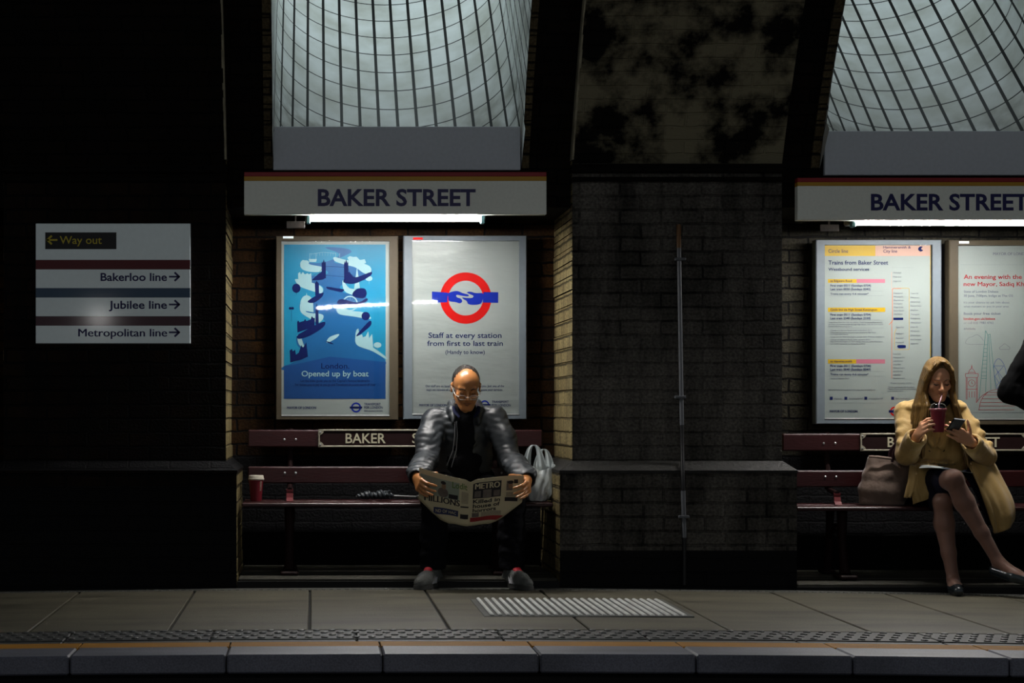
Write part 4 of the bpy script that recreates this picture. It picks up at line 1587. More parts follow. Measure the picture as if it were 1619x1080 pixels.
# ================================================================ SCULPTING: distance fields meshed to one closed skin
class Field:
    def __init__(s, lo, hi, h):
        s.lo, s.h = np.array(lo, float), h
        s.n = [int(math.ceil((hi[i] - lo[i]) / h)) + 1 for i in range(3)]
        s.d = np.full(s.n, .25, np.float32)
        s.ax = [(s.lo[i] + h * np.arange(s.n[i])).astype(np.float32) for i in range(3)]

    def win(s, lo, hi):
        sl = []
        for i in range(3):
            a = max(0, int(math.floor((lo[i] - s.lo[i]) / s.h)))
            b = min(s.n[i], int(math.ceil((hi[i] - s.lo[i]) / s.h)) + 1)
            if b <= a:
                return None
            sl.append(slice(a, b))
        X = s.ax[0][sl[0]][:, None, None]
        Y = s.ax[1][sl[1]][None, :, None]
        Z = s.ax[2][sl[2]][None, None, :]
        return tuple(sl), X, Y, Z

    def put(s, sl, e, k, mode):
        d = s.d[sl]
        if mode == 'add':
            if k <= 0:
                r = np.minimum(d, e)
            else:
                t = np.clip(.5 + .5 * (e - d) / k, 0, 1)
                r = e + (d - e) * t - k * t * (1 - t)
        else:
            e2 = -e
            if k <= 0:
                r = np.maximum(d, e2)
            else:
                t = np.clip(.5 - .5 * (e2 - d) / k, 0, 1)
                r = e2 + (d - e2) * t + k * t * (1 - t)
        s.d[sl] = r
        return s

    def cone(s, a, b, ra, rb, k=.012, mode='add', fl=None):
        """tapered round limb; fl=(direction, factor) flattens it along that direction"""
        a, b = np.array(a, float), np.array(b, float)
        R = max(ra, rb) + k + 3 * s.h
        if fl is not None and fl[1] < 1:
            pass
        w = s.win(np.minimum(a, b) - R, np.maximum(a, b) + R)
        if w is None:
            return s
        sl, X, Y, Z = w
        ba = b - a
        L2 = max(1e-12, float(ba @ ba))
        t = np.clip(((X - a[0]) * ba[0] + (Y - a[1]) * ba[1] + (Z - a[2]) * ba[2]) / L2, 0, 1)
        dx, dy, dz = X - a[0] - t * ba[0], Y - a[1] - t * ba[1], Z - a[2] - t * ba[2]
        q = dx * dx + dy * dy + dz * dz
        if fl is not None:
            f = np.array(fl[0], float)
            f /= np.linalg.norm(f)
            c = dx * f[0] + dy * f[1] + dz * f[2]
            q = q + c * c * (1 / fl[1] ** 2 - 1)
        e = np.sqrt(q) - (ra + t * (rb - ra))
        if fl is not None:
            e = e * min(1, fl[1])
        return s.put(sl, e, k, mode)

    def chain(s, pts, rr, k=.012, mode='add', fl=None):
        for i in range(len(pts) - 1):
            s.cone(pts[i], pts[i + 1], rr[i], rr[i + 1], k, mode, fl)
        return s

    def ell(s, c, r, R=None, k=.012, mode='add'):
        c, r = np.array(c, float), np.array(r, float)
        m = float(r.max()) + k + 3 * s.h
        w = s.win(c - m, c + m)
        if w is None:
            return s
        sl, X, Y, Z = w
        dx, dy, dz = X - c[0], Y - c[1], Z - c[2]
        if R is not None:
            R = np.array(R, float)
            px = dx * R[0, 0] + dy * R[1, 0] + dz * R[2, 0]
            py = dx * R[0, 1] + dy * R[1, 1] + dz * R[2, 1]
            pz = dx * R[0, 2] + dy * R[1, 2] + dz * R[2, 2]
        else:
            px, py, pz = dx, dy, dz
        k0 = np.sqrt((px / r[0]) ** 2 + (py / r[1]) ** 2 + (pz / r[2]) ** 2)
        k1 = np.sqrt((px / r[0] ** 2) ** 2 + (py / r[1] ** 2) ** 2 + (pz / r[2] ** 2) ** 2) + 1e-9
        return s.put(sl, (k0 * (k0 - 1) / k1).astype(np.float32), k, mode)

    def box(s, c, half, R=None, r=.004, k=.004, mode='add'):
        c, half = np.array(c, float), np.array(half, float)
        m = float(np.linalg.norm(half)) + k + 3 * s.h
        w = s.win(c - m, c + m)
        if w is None:
            return s
        sl, X, Y, Z = w
        dx, dy, dz = X - c[0], Y - c[1], Z - c[2]
        if R is not None:
            R = np.array(R, float)
            p = [dx * R[0, i] + dy * R[1, i] + dz * R[2, i] for i in range(3)]
        else:
            p = [dx, dy, dz]
        q = [np.abs(p[i]) - (half[i] - r) for i in range(3)]
        e = np.sqrt(np.maximum(q[0], 0) ** 2 + np.maximum(q[1], 0) ** 2 + np.maximum(q[2], 0) ** 2) + np.minimum(np.maximum(q[0], np.maximum(q[1], q[2])), 0) - r
        return s.put(sl, e, k, mode)

    def half(s, p, n, k=.004):
        """keep only the side of the plane that n points away from"""
        n = np.array(n, float)
        n /= np.linalg.norm(n)
        X, Y, Z = s.ax[0][:, None, None], s.ax[1][None, :, None], s.ax[2][None, None, :]
        e = (X - p[0]) * n[0] + (Y - p[1]) * n[1] + (Z - p[2]) * n[2]
        s.d = np.maximum(s.d, e.astype(np.float32))
        return s

    def wrinkle(s, fn, band=.03):
        m = np.abs(s.d) < band
        i = np.nonzero(m)
        s.d[m] += fn(s.ax[0][i[0]], s.ax[1][i[1]], s.ax[2][i[2]]).astype(np.float32)
        return s

    def mesh(s):
        d = s.d
        neg = d < 0
        n = s.n
        cnt = np.zeros([k - 1 for k in n], np.int8)
        for i in (0, 1):
            for j in (0, 1):
                for k in (0, 1):
                    cnt += neg[i:n[0] - 1 + i, j:n[1] - 1 + j, k:n[2] - 1 + k]
        act = (cnt > 0) & (cnt < 8)
        I = np.argwhere(act)
        acc = np.zeros((len(I), 3))
        c = np.zeros(len(I))
        corners = [(i, j, k) for i in (0, 1) for j in (0, 1) for k in (0, 1)]
        vals = {q: d[I[:, 0] + q[0], I[:, 1] + q[1], I[:, 2] + q[2]].astype(float) for q in corners}
        for a in corners:
            for ax in range(3):
                if a[ax]:
                    continue
                b = list(a); b[ax] = 1; b = tuple(b)
                va, vb = vals[a], vals[b]
                m = (va < 0) != (vb < 0)
                t = np.where(m, va / np.where(m, va - vb, 1), 0)
                for q in range(3):
                    acc[:, q] += np.where(m, a[q] + (t if q == ax else 0), 0)
                c += m
        V = s.lo + s.h * (I + acc / c[:, None])
        vid = np.full(act.shape, -1, np.int32)
        vid[I[:, 0], I[:, 1], I[:, 2]] = np.arange(len(I))
        F = []
        for ax in range(3):
            a1, a2 = (ax + 1) % 3, (ax + 2) % 3
            s0 = [slice(None)] * 3; s1 = [slice(None)] * 3
            s0[ax], s1[ax] = slice(0, -1), slice(1, None)
            x = neg[tuple(s0)] != neg[tuple(s1)]
            E_ = np.argwhere(x)
            ok = (E_[:, a1] >= 1) & (E_[:, a2] >= 1) & (E_[:, a1] < n[a1] - 1) & (E_[:, a2] < n[a2] - 1)
            E_ = E_[ok]
            inside = neg[E_[:, 0], E_[:, 1], E_[:, 2]]
            q = []
            for o1, o2 in ((1, 1), (0, 1), (0, 0), (1, 0)):
                t = E_.copy()
                t[:, a1] -= o1
                t[:, a2] -= o2
                q.append(vid[t[:, 0], t[:, 1], t[:, 2]])
            Q = np.stack(q, 1)
            Q[~inside] = Q[~inside][:, ::-1]
            F.append(Q)
        F = np.concatenate(F)
        F = F[(F >= 0).all(1)]
        return V, F

    def build(s, name, mt, parent=None, smooth_it=1, keep=None):
        V, F = s.mesh()
        lab = np.arange(len(V))                # keep the one body, drop crumbs
        while True:
            m = lab[F].min(1)
            new = lab.copy()
            np.minimum.at(new, F.ravel(), np.repeat(m, 4))
            new = new[new]
            if (new == lab).all():
                break
            lab = new
        ids, cn = np.unique(lab, return_counts=True)
        big = ids[cn.argmax()]
        if len(ids) > 1:
            ok = lab == big
            rem = np.cumsum(ok) - 1
            F = rem[F[ok[F[:, 0]]]]
            V = V[ok]
        for _ in range(smooth_it):             # light relaxation of the skin
            A = np.zeros_like(V)
            w = np.zeros(len(V))
            for a, b in ((0, 1), (1, 2), (2, 3), (3, 0)):
                np.add.at(A, F[:, a], V[F[:, b]])
                np.add.at(w, F[:, a], 1)
                np.add.at(A, F[:, b], V[F[:, a]])
                np.add.at(w, F[:, b], 1)
            V = V * .5 + .5 * A / np.maximum(w, 1)[:, None]
        return link_mesh(name, V, F.tolist(), mt, parent, smooth=True, angle=None)


def folds(seed, amp, freq, stretch=(1, 1, 1)):
    """creased cloth: ridged sum of skewed waves"""
    rg = np.random.RandomState(seed)
    W = []
    for i in range(7):
        v = rg.normal(size=3)
        v /= np.linalg.norm(v)
        W.append((v * np.array(stretch) * freq * (1 + .55 * i) * rg.uniform(.7, 1.3), rg.uniform(0, 6.28), 1 / (1 + .5 * i)))
    def fn(x, y, z):
        wx = x + .02 * np.sin(31 * y + 17 * z + seed)
        wz = z + .02 * np.sin(27 * x + 23 * y)
        o = 0
        for v, ph, a in W:
            o = o + a * (1 - 2 * np.abs(np.sin(wx * v[0] + y * v[1] + wz * v[2] + ph)))
        return amp * o / 2.5
    return fn


def frame3(fwd, up):
    f = Vector(fwd).normalized()
    u = Vector(up)
    r = f.cross(u).normalized()
    u = r.cross(f)
    return r, f, u


def head(F, c, yaw, pitch, s=1.0, female=False, roll=0.0):
    """adds skull, face, ears and upper neck; returns local->world. yaw turns to +x, pitch bows the face down"""
    R = Matrix.Rotation(yaw, 3, 'Z') @ Matrix.Rotation(roll, 3, 'Y') @ Matrix.Rotation(pitch, 3, 'X')
    base = Matrix(((1, 0, 0), (0, -1, 0), (0, 0, 1)))     # local y = face direction -> world -y
    def T(x, y, z):
        return np.array(Vector(c) + R @ (base @ Vector((x, y, z))) * s)
    RR = np.array(R @ base)
    # keep a right-handed rotation for the ellipsoid axes (mirroring y does not change an ellipsoid)
    def E(p, r, k=.014, mode='add'):
        F.ell(T(*p), np.array(r) * s, RR, k * s, mode)
    def C(a, b, ra, rb, k=.012, mode='add'):
        F.cone(T(*a), T(*b), ra * s, rb * s, k * s, mode)
    w = .93 if female else 1.0
    E((0, -.018, .030), (.073 * w, .092, .082))
    E((0, .028, .028), (.060 * w, .060, .064), .02)
    E((0, .022, -.048), (.054 * w, .060, .066), .02)
    E((0, .050, -.100), (.026 * w, .026, .020), .022)
    for q in (-1, 1):
        C((q * .054 * w, -.008, -.048), (q * .020, .056, -.104), .016, .013, .022)
        E((q * .038 * w, .060, -.028), (.024, .022, .022), .02)
        C((q * .014, .083, .016), (q * .042 * w, .070, .017), .0085, .008, .012)
        E((q * .0305 * w, .090, -.004), (.0175, .012, .0115), .008, 'sub')
        E((q * .0305 * w, .0735, -.0045), (.0150, .0125, .0115), .003)
        C((q * .017 * w, .0855, -.0085), (q * .043 * w, .078, -.0075), .0022, .0018, .003)   # lowered lid edge
        E((q * .0125, .094, -.041), (.0085, .010, .0075), .006)
        E((q * .077 * w, -.012, -.008), (.0075, .018, .030), .006)
        E((q * .083 * w, -.008, -.008), (.0050, .009, .017), .004, 'sub')
    C((0, .082, .010), (0, .104, -.034), .0070, .0110, .010)
    E((0, .102, -.038), (.0110, .0105, .0095), .006)
    lw = .021 if not female else .0195
    lh = 1.0 if not female else 1.25
    for q in (-1, 1):
        C((0, .0905, -.0625), (q * lw, .080, -.0665), .0052 * lh, .003, .005)
        C((0, .0890, -.0735), (q * lw * .9, .080, -.0690), .0060 * lh, .003, .005)
        C((0, .0975, -.0680), (q * lw, .0865, -.0675), .0018, .0014, .002, 'sub')
    E((0, .088, -.086), (.016, .006, .004), .006, 'sub')
    return T, RR


def hand(F, wrist, d, n, t, curls, s=1.0, thumb=(.45, .75, .55, .3), spread=.05, k=.004):
    """wrist; d = wrist to knuckles, n = way the palm faces, t = thumb side.
    curls: per finger (knuckle, middle, tip) bend in radians towards n"""
    d = Vector(d).normalized()
    t = (Vector(t) - d * Vector(t).dot(d)).normalized()
    n0 = Vector(n)
    n = d.cross(t)
    if n.dot(n0) < 0:
        n = -n
    W = Vector(wrist)
    L = [(.043, .027, .021), (.048, .030, .022), (.044, .028, .021), (.035, .021, .018)]
    tips = []
    F.cone(W - d * .03 * s, W + d * .015 * s, .025 * s, .026 * s, .014 * s, fl=(n, .72))
    for i in range(4):
        off = (.0315 - .0205 * i) * s
        base = W + d * (.088 - .004 * abs(i - 1) - (.006 if i == 3 else 0)) * s + t * off
        F.cone(W + d * .012 * s + t * off * .55, base, .0145 * s, .0115 * s, .012 * s)
        di, a = d, 0.0
        dirf = (d + t * spread * (1.5 - i)).normalized()
        p = base
        c = curls[i] if hasattr(curls[0], '__len__') else curls
        for q in range(3):
            a += c[q]
            v = (dirf * math.cos(a) + n * math.sin(a))
            e = p + v * L[i][q] * s
            r0 = (.0098, .0087, .0078)[q] * (.9 if i == 3 else 1) * s
            r1 = (.0087, .0078, .0066)[q] * (.9 if i == 3 else 1) * s
            F.cone(p, e, r0, r1, (.008 if q == 0 else k) * s)
            p = e
        tips.append(p)
    tb = W + d * .022 * s + t * .022 * s
    v1 = (d * thumb[0] + t * thumb[1] + n * thumb[2]).normalized()
    p1 = tb + v1 * .042 * s
    v2 = (v1 + d * thumb[3] + n * thumb[3] * .6).normalized()
    p2 = p1 + v2 * .032 * s
    v3 = (v2 + d * thumb[3] * .5).normalized()
    p3 = p2 + v3 * .024 * s
    F.cone(W + d * .005 * s + t * .010 * s, p1, .0165 * s, .0118 * s, .010 * s)
    F.cone(p1, p2, .0112 * s, .0100 * s, .005 * s)
    F.cone(p2, p3, .0098 * s, .0072 * s, .004 * s)
    return tips, p3

# ================================================================ THE READING MAN
M['skin_man'] = mat('skin_tan', (.40, .165, .055), .30, .08, scale=30, spec=.5, bump=.06, bscale=220, sss=.06)
M['hair_black'] = mat('black_hair', (.012, .010, .009), .35, .6, scale=160, bump=.7, bscale=260, stretch=(1, .3, 1))
M['jacket'] = mat('charcoal_jacket', (.015, .018, .021), .46, .2, scale=14, bump=.22, bscale=24, spec=.5)
M['black_cloth'] = mat('black_cloth', (.004, .004, .005), .8, .2, scale=14, spec=.06, bump=.3, bscale=40)
M['trousers'] = mat('black_trousers', (.004, .004, .005), .85, .2, spec=.05, bump=.3, bscale=25)
M['shoe_grey'] = mat('grey_trainer', (.085, .088, .082), .6, .25, scale=40, bump=.3, bscale=120)
M['shoe_red'] = mat('red_trainer_lining', (.40, .012, .025), .55, .1)
M['shoe_white'] = mat('trainer_stripe', (.35, .35, .36), .5, .05)
M['wire'] = mat('silver_wire', (.75, .70, .62), .25, .05, metal=.7)
M['lens'] = glass_mat('lens', (.93, .9, .86), .05, .55)

man = thing('person', (.855, -.45, fz(.85)), 'seated balding man in dark padded jacket and glasses reading a newspaper', 'person', None)

mHead = (.852, -.425, 1.095)
SHL, SHR = (.684, -.275, .905), (1.026, -.275, .918)
ELL, ELR = (.634, -.400, .690), (1.096, -.400, .690)
WRL, WRR = (.560, -.732, .598), (1.152, -.735, .588)
HIPL, HIPR = (.775, -.185, .535), (.935, -.185, .535)
KNL, KNR = (.668, -.600, .462), (1.085, -.600, .462)
ANL, ANR = (.655, -.590, .100), (1.088, -.590, .098)

B = Field((.40, -1.0, -.06), (1.32, .02, 1.30), .0045)
B.chain([(.855, -.170, .54), (.855, -.200, .66), (.856, -.250, .84)], [.112, .106, .110], .04, fl=((0, 1, 0), .85))
B.cone(SHL, SHR, .048, .048, .05)
B.chain([(.856, -.280, .92), (.854, -.305, .99), (.853, -.362, 1.055)], [.060, .050, .049], .018)
for sh_, el_, wr_ in ((SHL, ELL, WRL), (SHR, ELR, WRR)):
    B.chain([sh_, el_, wr_], [.048, .040, .026], .03)
for hp, kn, an in ((HIPL, KNL, ANL), (HIPR, KNR, ANR)):
    B.chain([hp, kn], [.080, .056], .03)
    mid = tuple(kn[i] * .68 + an[i] * .32 + (0, .02, 0)[i] for i in range(3))
    B.chain([kn, mid, an], [.052, .052, .034], .03)
    B.cone(an, (an[0] + (an[0] - .87) * .25, an[1] - .11, .045), .034, .028, .02)
TM, RM = head(B, mHead, .02, math.radians(20), 1.03)
# hands close on the two outer edges of the newspaper: fingers in front, thumbs behind
hand(B, WRL, (.12, -.90, -.42), (.95, .15, -.05), (.25, -.15, .95), [(.65, .55, .3), (.55, .5, .3), (.5, .5, .3), (.5, .5, .3)], 1.0, (.08, .40, .62, .10), .10)
hand(B, WRR, (-.05, -.90, -.42), (-.95, .15, -.05), (-.25, -.15, .95), [(.65, .55, .3), (.6, .5, .3), (.55, .5, .3), (.5, .5, .3)], 1.0, (.08, .40, .62, .10), .10)
body = B.build('body', M['skin_man'], man)
del B

# hair: thin and receding on top, fuller at the sides
H = Field((.72, -.60, 1.0), (.98, -.25, 1.27), .0028)
def HE(p, r, k=.012, mode='add'):
    H.ell(TM(*p), np.array(r) * 1.02, RM, k, mode)
HE((0, -.020, .032), (.0752, .0932, .0822))
HE((0, .085, .075), (.050, .078, .062), .012, 'sub')
HE((.022, .075, .058), (.036, .06, .05), .01, 'sub')
HE((-.022, .075, .058), (.036, .06, .05), .01, 'sub')
HE((0, .085, -.02), (.090, .077, .085), .008, 'sub')
HE((0, .030, -.10), (.11, .10, .085), .01, 'sub')
for q in (-1, 1):
    HE((q * .080, .000, -.012), (.016, .022, .030), .006, 'sub')
H.wrinkle(lambda x, y, z: .0012 * np.sin(620 * (x - .854) * (1 + 2 * (y + .5)) + 5 * np.sin(40 * z)) + .0009 * np.sin(400 * y + 330 * z), .02)
H.build('hair', M['hair_black'], body, 0)
# eyebrows, lips
for q in (-1, 1):
    m = MB()
    m.ring_tube([TM(q * .014, .0935, .013), TM(q * .028, .0905, .018), TM(q * .044, .078, .014)], [.0032, .0046, .0022], 8, flat=.6)
    m.build('eyebrow', M['hair_black'], body)
    m = MB()
    m.ring_tube([TM(q * .018, .0885, -.0100), TM(q * .030, .0905, -.0125), TM(q * .042, .081, -.0090)], [.0014, .0030, .0016], 8, flat=.7)
    m.build('eyelashes', M['hair_black'], body)
# wire glasses low on the nose
m = MB()
m.ring_tube([TM(-.022, .080, -.0672), TM(-.008, .0945, -.0640), TM(0, .0945, -.0650), TM(.008, .0945, -.0640), TM(.022, .080, -.0672)], [.0012, .0036, .0032, .0036, .0012], 8, flat=.7)
m.ring_tube([TM(-.020, .080, -.0690), TM(0, .0935, -.0745), TM(.020, .080, -.0690)], [.0012, .0046, .0012], 8, flat=.8)
m.build('lips', mat('brown_lips', (.16, .055, .035), .5, .1), body)
gl = MB()
for q in (-1, 1):
    pts = []
    for k in range(20):
        a = 2 * math.pi * k / 20
        cx, cz = .0185 * (abs(math.cos(a)) ** .6) * (1 if math.cos(a) > 0 else -1), .0115 * (abs(math.sin(a)) ** .6) * (1 if math.sin(a) > 0 else -1)
        pts.append(TM(q * .030 + cx, .1075 - abs(q * .030 + cx) * .18, -.026 + cz))
    gl.ring_tube(pts, .0012, 6, closed=True)
    gl.ring_tube([TM(q * .048, .099, -.022), TM(q * .066, .082, -.018), TM(q * .081, .0, .004), TM(q * .078, -.022, -.006)], [.0019, .0019, .0017, .0015], 6)
gl.ring_tube([TM(-.0115, .106, -.024), TM(0, .112, -.021), TM(.0115, .106, -.024)], .0013, 6)
g_ = gl.build('glasses', M['wire'], man)
for q in (-1, 1):
    ln = MB()
    c = TM(q * .030, .1025, -.026)
    n_ = np.array(TM(q * .030, .1125, -.026)) - np.array(c)
    ring_ = []
    for k in range(20):
        a = 2 * math.pi * k / 20
        cx, cz = .0175 * (abs(math.cos(a)) ** .6) * (1 if math.cos(a) > 0 else -1), .0108 * (abs(math.sin(a)) ** .6) * (1 if math.sin(a) > 0 else -1)
        ring_.append(tuple(TM(q * .030 + cx, .1070 - abs(q * .030 + cx) * .18, -.026 + cz)))
    back = [tuple(np.array(p) - n_ * .12) for p in ring_]
    n20 = 20
    ln.add(ring_ + back, [list(range(n20)), list(range(n20, 40))[::-1]] + [[i, n20 + i, n20 + (i + 1) % n20, (i + 1) % n20] for i in range(n20)])
    ln.build('lens', M['lens'], g_)

# jacket: padded sleeves, open front with a dark inner flap, stand collar
J = Field((.46, -.78, .44), (1.27, .06, 1.08), .0058)
J.chain([(.855, -.165, .56), (.855, -.195, .68), (.856, -.245, .85)], [.150, .150, .158], .05, fl=((0, 1, 0), .84))
J.cone((.690, -.268, .905), (1.022, -.268, .918), .066, .066, .05)
for sh_, el_, wr_, sx in ((SHL, ELL, WRL, -1), (SHR, ELR, WRR, 1)):
    cuff = tuple(el_[i] + (wr_[i] - el_[i]) * .93 for i in range(3))
    mid = tuple((el_[i] + sh_[i]) / 2 for i in range(3))
    mid = (mid[0] + sx * .014, mid[1], mid[2])
    J.chain([sh_, mid, el_], [.067, .066, .061], .03)
    m2 = tuple((el_[i] + cuff[i]) / 2 for i in range(3))
    J.chain([el_, m2, cuff], [.061, .060, .052], .02)
    for k in range(7):                     # rolls of padding along the sleeve
        f = .12 + k * .135
        p = np.array(sh_) * (1 - f) + np.array(el_) * f if f < 1 else np.array(el_)
        ax = np.array(el_) - np.array(sh_)
        ax /= np.linalg.norm(ax)
        o = np.cross(ax, (0, 1, 0))
        J.cone(p - o * .044 - ax * .02 + np.array((0, -.030, 0)), p + o * .045 + ax * .02 + np.array((0, -.034, 0)), .019, .015, .022)
    for k in range(5):
        f = .18 + k * .18
        p = np.array(el_) * (1 - f) + np.array(cuff) * f
        J.cone(p + np.array((-.042, 0, .016)), p + np.array((.042, -.03, .024)), .026, .022, .020)
# collar
for q in (-1, 1):
    J.chain([(.855 + q * .030, -.215, 1.005), (.855 + q * .070, -.270, 1.000), (.855 + q * .075, -.335, .965), (.855 + q * .062, -.385, .900)], [.022, .024, .024, .018], .012)
J.wrinkle(folds(3, .0055, 21, (1, .8, 1.7)), .03)
# open front and neck hole
J.chain([(.856, -.30, 1.08), (.854, -.36, 1.0)], [.058, .060], .008, 'sub')
J.chain([(.856, -.42, .99), (.853, -.425, .86), (.850, -.40, .55)], [.060, .076, .090], .008, 'sub')
for cuff, wr_ in ((ELL, WRL), (ELR, WRR)):
    J.cone(np.array(cuff) + (np.array(wr_) - np.array(cuff)) * .90, np.array(cuff) + (np.array(wr_) - np.array(cuff)) * 1.15, .038, .046, .004, 'sub')
jk = J.build('jacket', M['jacket'], man)
del J
# zip edges and the light zip puller on the sleeve
for pts, r in (([(.792, -.402, .900), (.790, -.398, .82), (.782, -.378, .74), (.750, -.352, .655)], .0024), ([(.800, -.398, .905), (.806, -.396, .82), (.800, -.385, .74), (.775, -.36, .645)], .0024)):
    z = MB(); z.ring_tube(pts, r, 6); z.build('zip', mat('zip_teeth', (.22, .22, .23), .4, .2, metal=.5), jk)
z = MB()
z.ring_tube([(1.086, -.462, .735), (1.094, -.472, .708), (1.097, -.478, .684)], [.0035, .0065, .0055], 8, flat=.5)
z.build('zip_puller', M['shoe_white'], jk)
S = Field((.66, -.47, .50), (1.05, -.1, 1.06), .006)
S.chain([(.855, -.190, .54), (.855, -.220, .68), (.856, -.270, .85)], [.126, .126, .122], .05, fl=((0, 1, 0), .85))
S.cone((.856, -.295, .93), (.854, -.315, .965), .072, .064, .04)
S.wrinkle(folds(8, .005, 28), .03)
S.cone((.856, -.36, 1.06), (.854, -.385, .965), .062, .040, .01, 'sub')
S.build('jumper', M['black_cloth'], man)
LIN = mat('blue_black_lining', (.005, .007, .026), .7, spec=.1)
for q in (-1, 1):
    c = MB()
    c.ring_tube([(.855 + q * .070, -.375, .985), (.855 + q * .063, -.405, .955), (.855 + q * .040, -.428, .925)], [.010, .013, .008], 8, flat=.5)
    c.build('collar_lining', LIN, jk)

# trousers
T_ = Field((.50, -.88, .04), (1.26, .05, .70), .006)
T_.cone((.80, -.170, .56), (.91, -.170, .56), .125, .125, .05, fl=((0, 1, 0), .9))
for hp, kn, an in ((HIPL, KNL, ANL), (HIPR, KNR, ANR)):
    T_.chain([hp, kn], [.094, .072], .04)
    T_.chain([kn, (kn[0] * .5 + an[0] * .5, kn[1] * .5 + an[1] * .5 + .008, (kn[2] + an[2]) / 2), (an[0], an[1] + .005, an[2] - .01)], [.071, .070, .066], .02)
T_.wrinkle(folds(5, .007, 26, (1, 1, 1.5)), .03)
for an in (ANL, ANR):
    T_.half((an[0], an[1], .095), (0, 0, -1))
T_.build('trousers', M['trousers'], man)
del T_

# trainers


def trainer(an, toe):
    zf = fz(an[0])
    a = Vector((an[0], an[1], 0))
    t = Vector((toe[0], toe[1], 0))
    d = (t - a).normalized()
    sd = Vector((-d.y, d.x, 0))
    heel = a - d * .065
    Q = Field((min(heel.x, toe[0]) - .09, toe[1] - .08, zf - .01), (max(heel.x, toe[0]) + .09, heel.y + .08, .16), .004)
    def p(f, s, z):
        v = heel + (t - heel) * f + sd * s
        return (v.x, v.y, zf + z)
    Q.chain([p(.06, 0, .048), p(.3, 0, .052), p(.62, 0, .043), p(.90, 0, .035)], [.036, .037, .039, .031], .03)
    Q.chain([p(.16, 0, .085), p(.34, 0, .085)], [.038, .034], .02)
    Q.cone(p(.30, 0, .080), p(.66, 0, .052), .034, .032, .02)
    Q.half((0, 0, zf + .018), (0, 0, -1))
    Q.cone(p(.20, 0, .12), p(.25, 0, .15), .034, .04, .006, 'sub')
    up = Q.build('shoe', M['shoe_grey'], man)
    so = MB()
    outl = []
    for k in range(40):
        ang = 2 * math.pi * k / 40
        f = .5 - .52 * math.cos(ang)
        wd = (.036 + .014 * max(0, f - .25)) * abs(math.sin(ang)) ** .6 * (1 if math.sin(ang) > 0 else -1)
        v = heel + (t - heel) * f + sd * wd + d * (.0)
        outl.append((v.x, v.y))
    vs = [(x, y, zf + .001) for x, y in outl] + [(x, y, zf + .020) for x, y in outl] + [(heel.x + (x - heel.x) * .97, y, zf + .026) for x, y in outl]
    so.add(vs, [list(range(40))[::-1], list(range(80, 120))] + [[i + o, (i + 1) % 40 + o, (i + 1) % 40 + 40 + o, i + 40 + o] for o in (0, 40) for i in range(40)])
    so.build('sole', mat('trainer_sole', (.045, .045, .042), .7, .2), up)
    for q in (-1, 1):
        for k in range(3):
            st = MB()
            f = .40 + .085 * k
            st.ring_tube([p(f + .06, q * .043, .026), p(f + .01, q * .0405, .052), p(f - .05, q * .028, .082)], [.0058, .0060, .0050], 8, flat=.6)
            st.build('stripe', M['shoe_white'], up)
    tg = Field((p(.35, 0, 0)[0] - .08, p(.35, 0, 0)[1] - .09, zf + .04), (p(.35, 0, 0)[0] + .08, p(.35, 0, 0)[1] + .09, zf + .14), .004)
    tg.cone(p(.36, 0, .112), p(.58, 0, .076), .028, .022, .004, fl=((d.x, d.y, 1.0), .6))
    tg.build('tongue', M['shoe_red'], up)


trainer(ANL, (.560, -.775))
trainer(ANR, (1.160, -.795))

# ---------------------------------------------------------------- newspaper
news = thing('newspaper', (.85, -.70, .55), 'open tabloid newspaper held up by the seated man', 'newspaper')
M['newsprint'] = mat('newsprint', (.44, .385, .25), .75, .06, scale=8, bump=.06, bscale=20)
M['news_black'] = mat('news_ink', (.020, .018, .020), .7)
M['news_grey'] = mat('news_grey', (.12, .10, .085), .75, .5, scale=25)
M['news_green'] = mat('news_green', (.10, .16, .045), .75)
M['news_blue'] = mat('news_blue', (.018, .025, .075), .7)
M['news_red'] = mat('news_red', (.24, .022, .022), .7)
M['news_sky'] = mat('news_photo_sky', (.22, .25, .20), .75, .15)
PW, PH = .278, .312


def page(side, off=0.0):
    """side -1 left, +1 right; returns fn(a,b): a across from the fold 0..1, b down 0..1"""
    def fn(a, b):
        a2 = a
        x = .842 + side * (PW * a2 * .985) + (.012 if side > 0 else 0) * a
        dep = .045 * math.sin(min(1, a * 1.25) * math.pi) * (.7 if side < 0 else .5)
        lift = (.066 * a ** 1.35 - .012 * math.exp(-((a - .0) / .07) ** 2)) if side < 0 else (.022 * a ** 1.6 + .010 * math.sin(a * 3.0) - .012 * math.exp(-(a / .06) ** 2))
        # straight lean of the sheet, then over the thigh it bends back towards him
        s = b * PH
        lift += .012 * math.exp(-(a / .065) ** 2) * b * 1.3
        ztop, ytop = .592 + lift * (1 - .55 * b), -.815 - dep * .6 + .02 * a
        bend = .97 - .44 * max(0, (a - .38) / .62) ** 1.2          # fraction of the height before it folds over the leg
        sb = bend * PH
        if s <= sb:
            z = ztop - s * .82
            y = ytop + s * .42
        else:
            e = s - sb
            z = ztop - sb * .82 - e * (.40 - .40 * a)
            y = ytop + sb * .42 + e * .9
        z += .004 * math.sin(9 * a + 5 * b) * b
        return (x, y - off * .8, z + off * .3)
    return fn


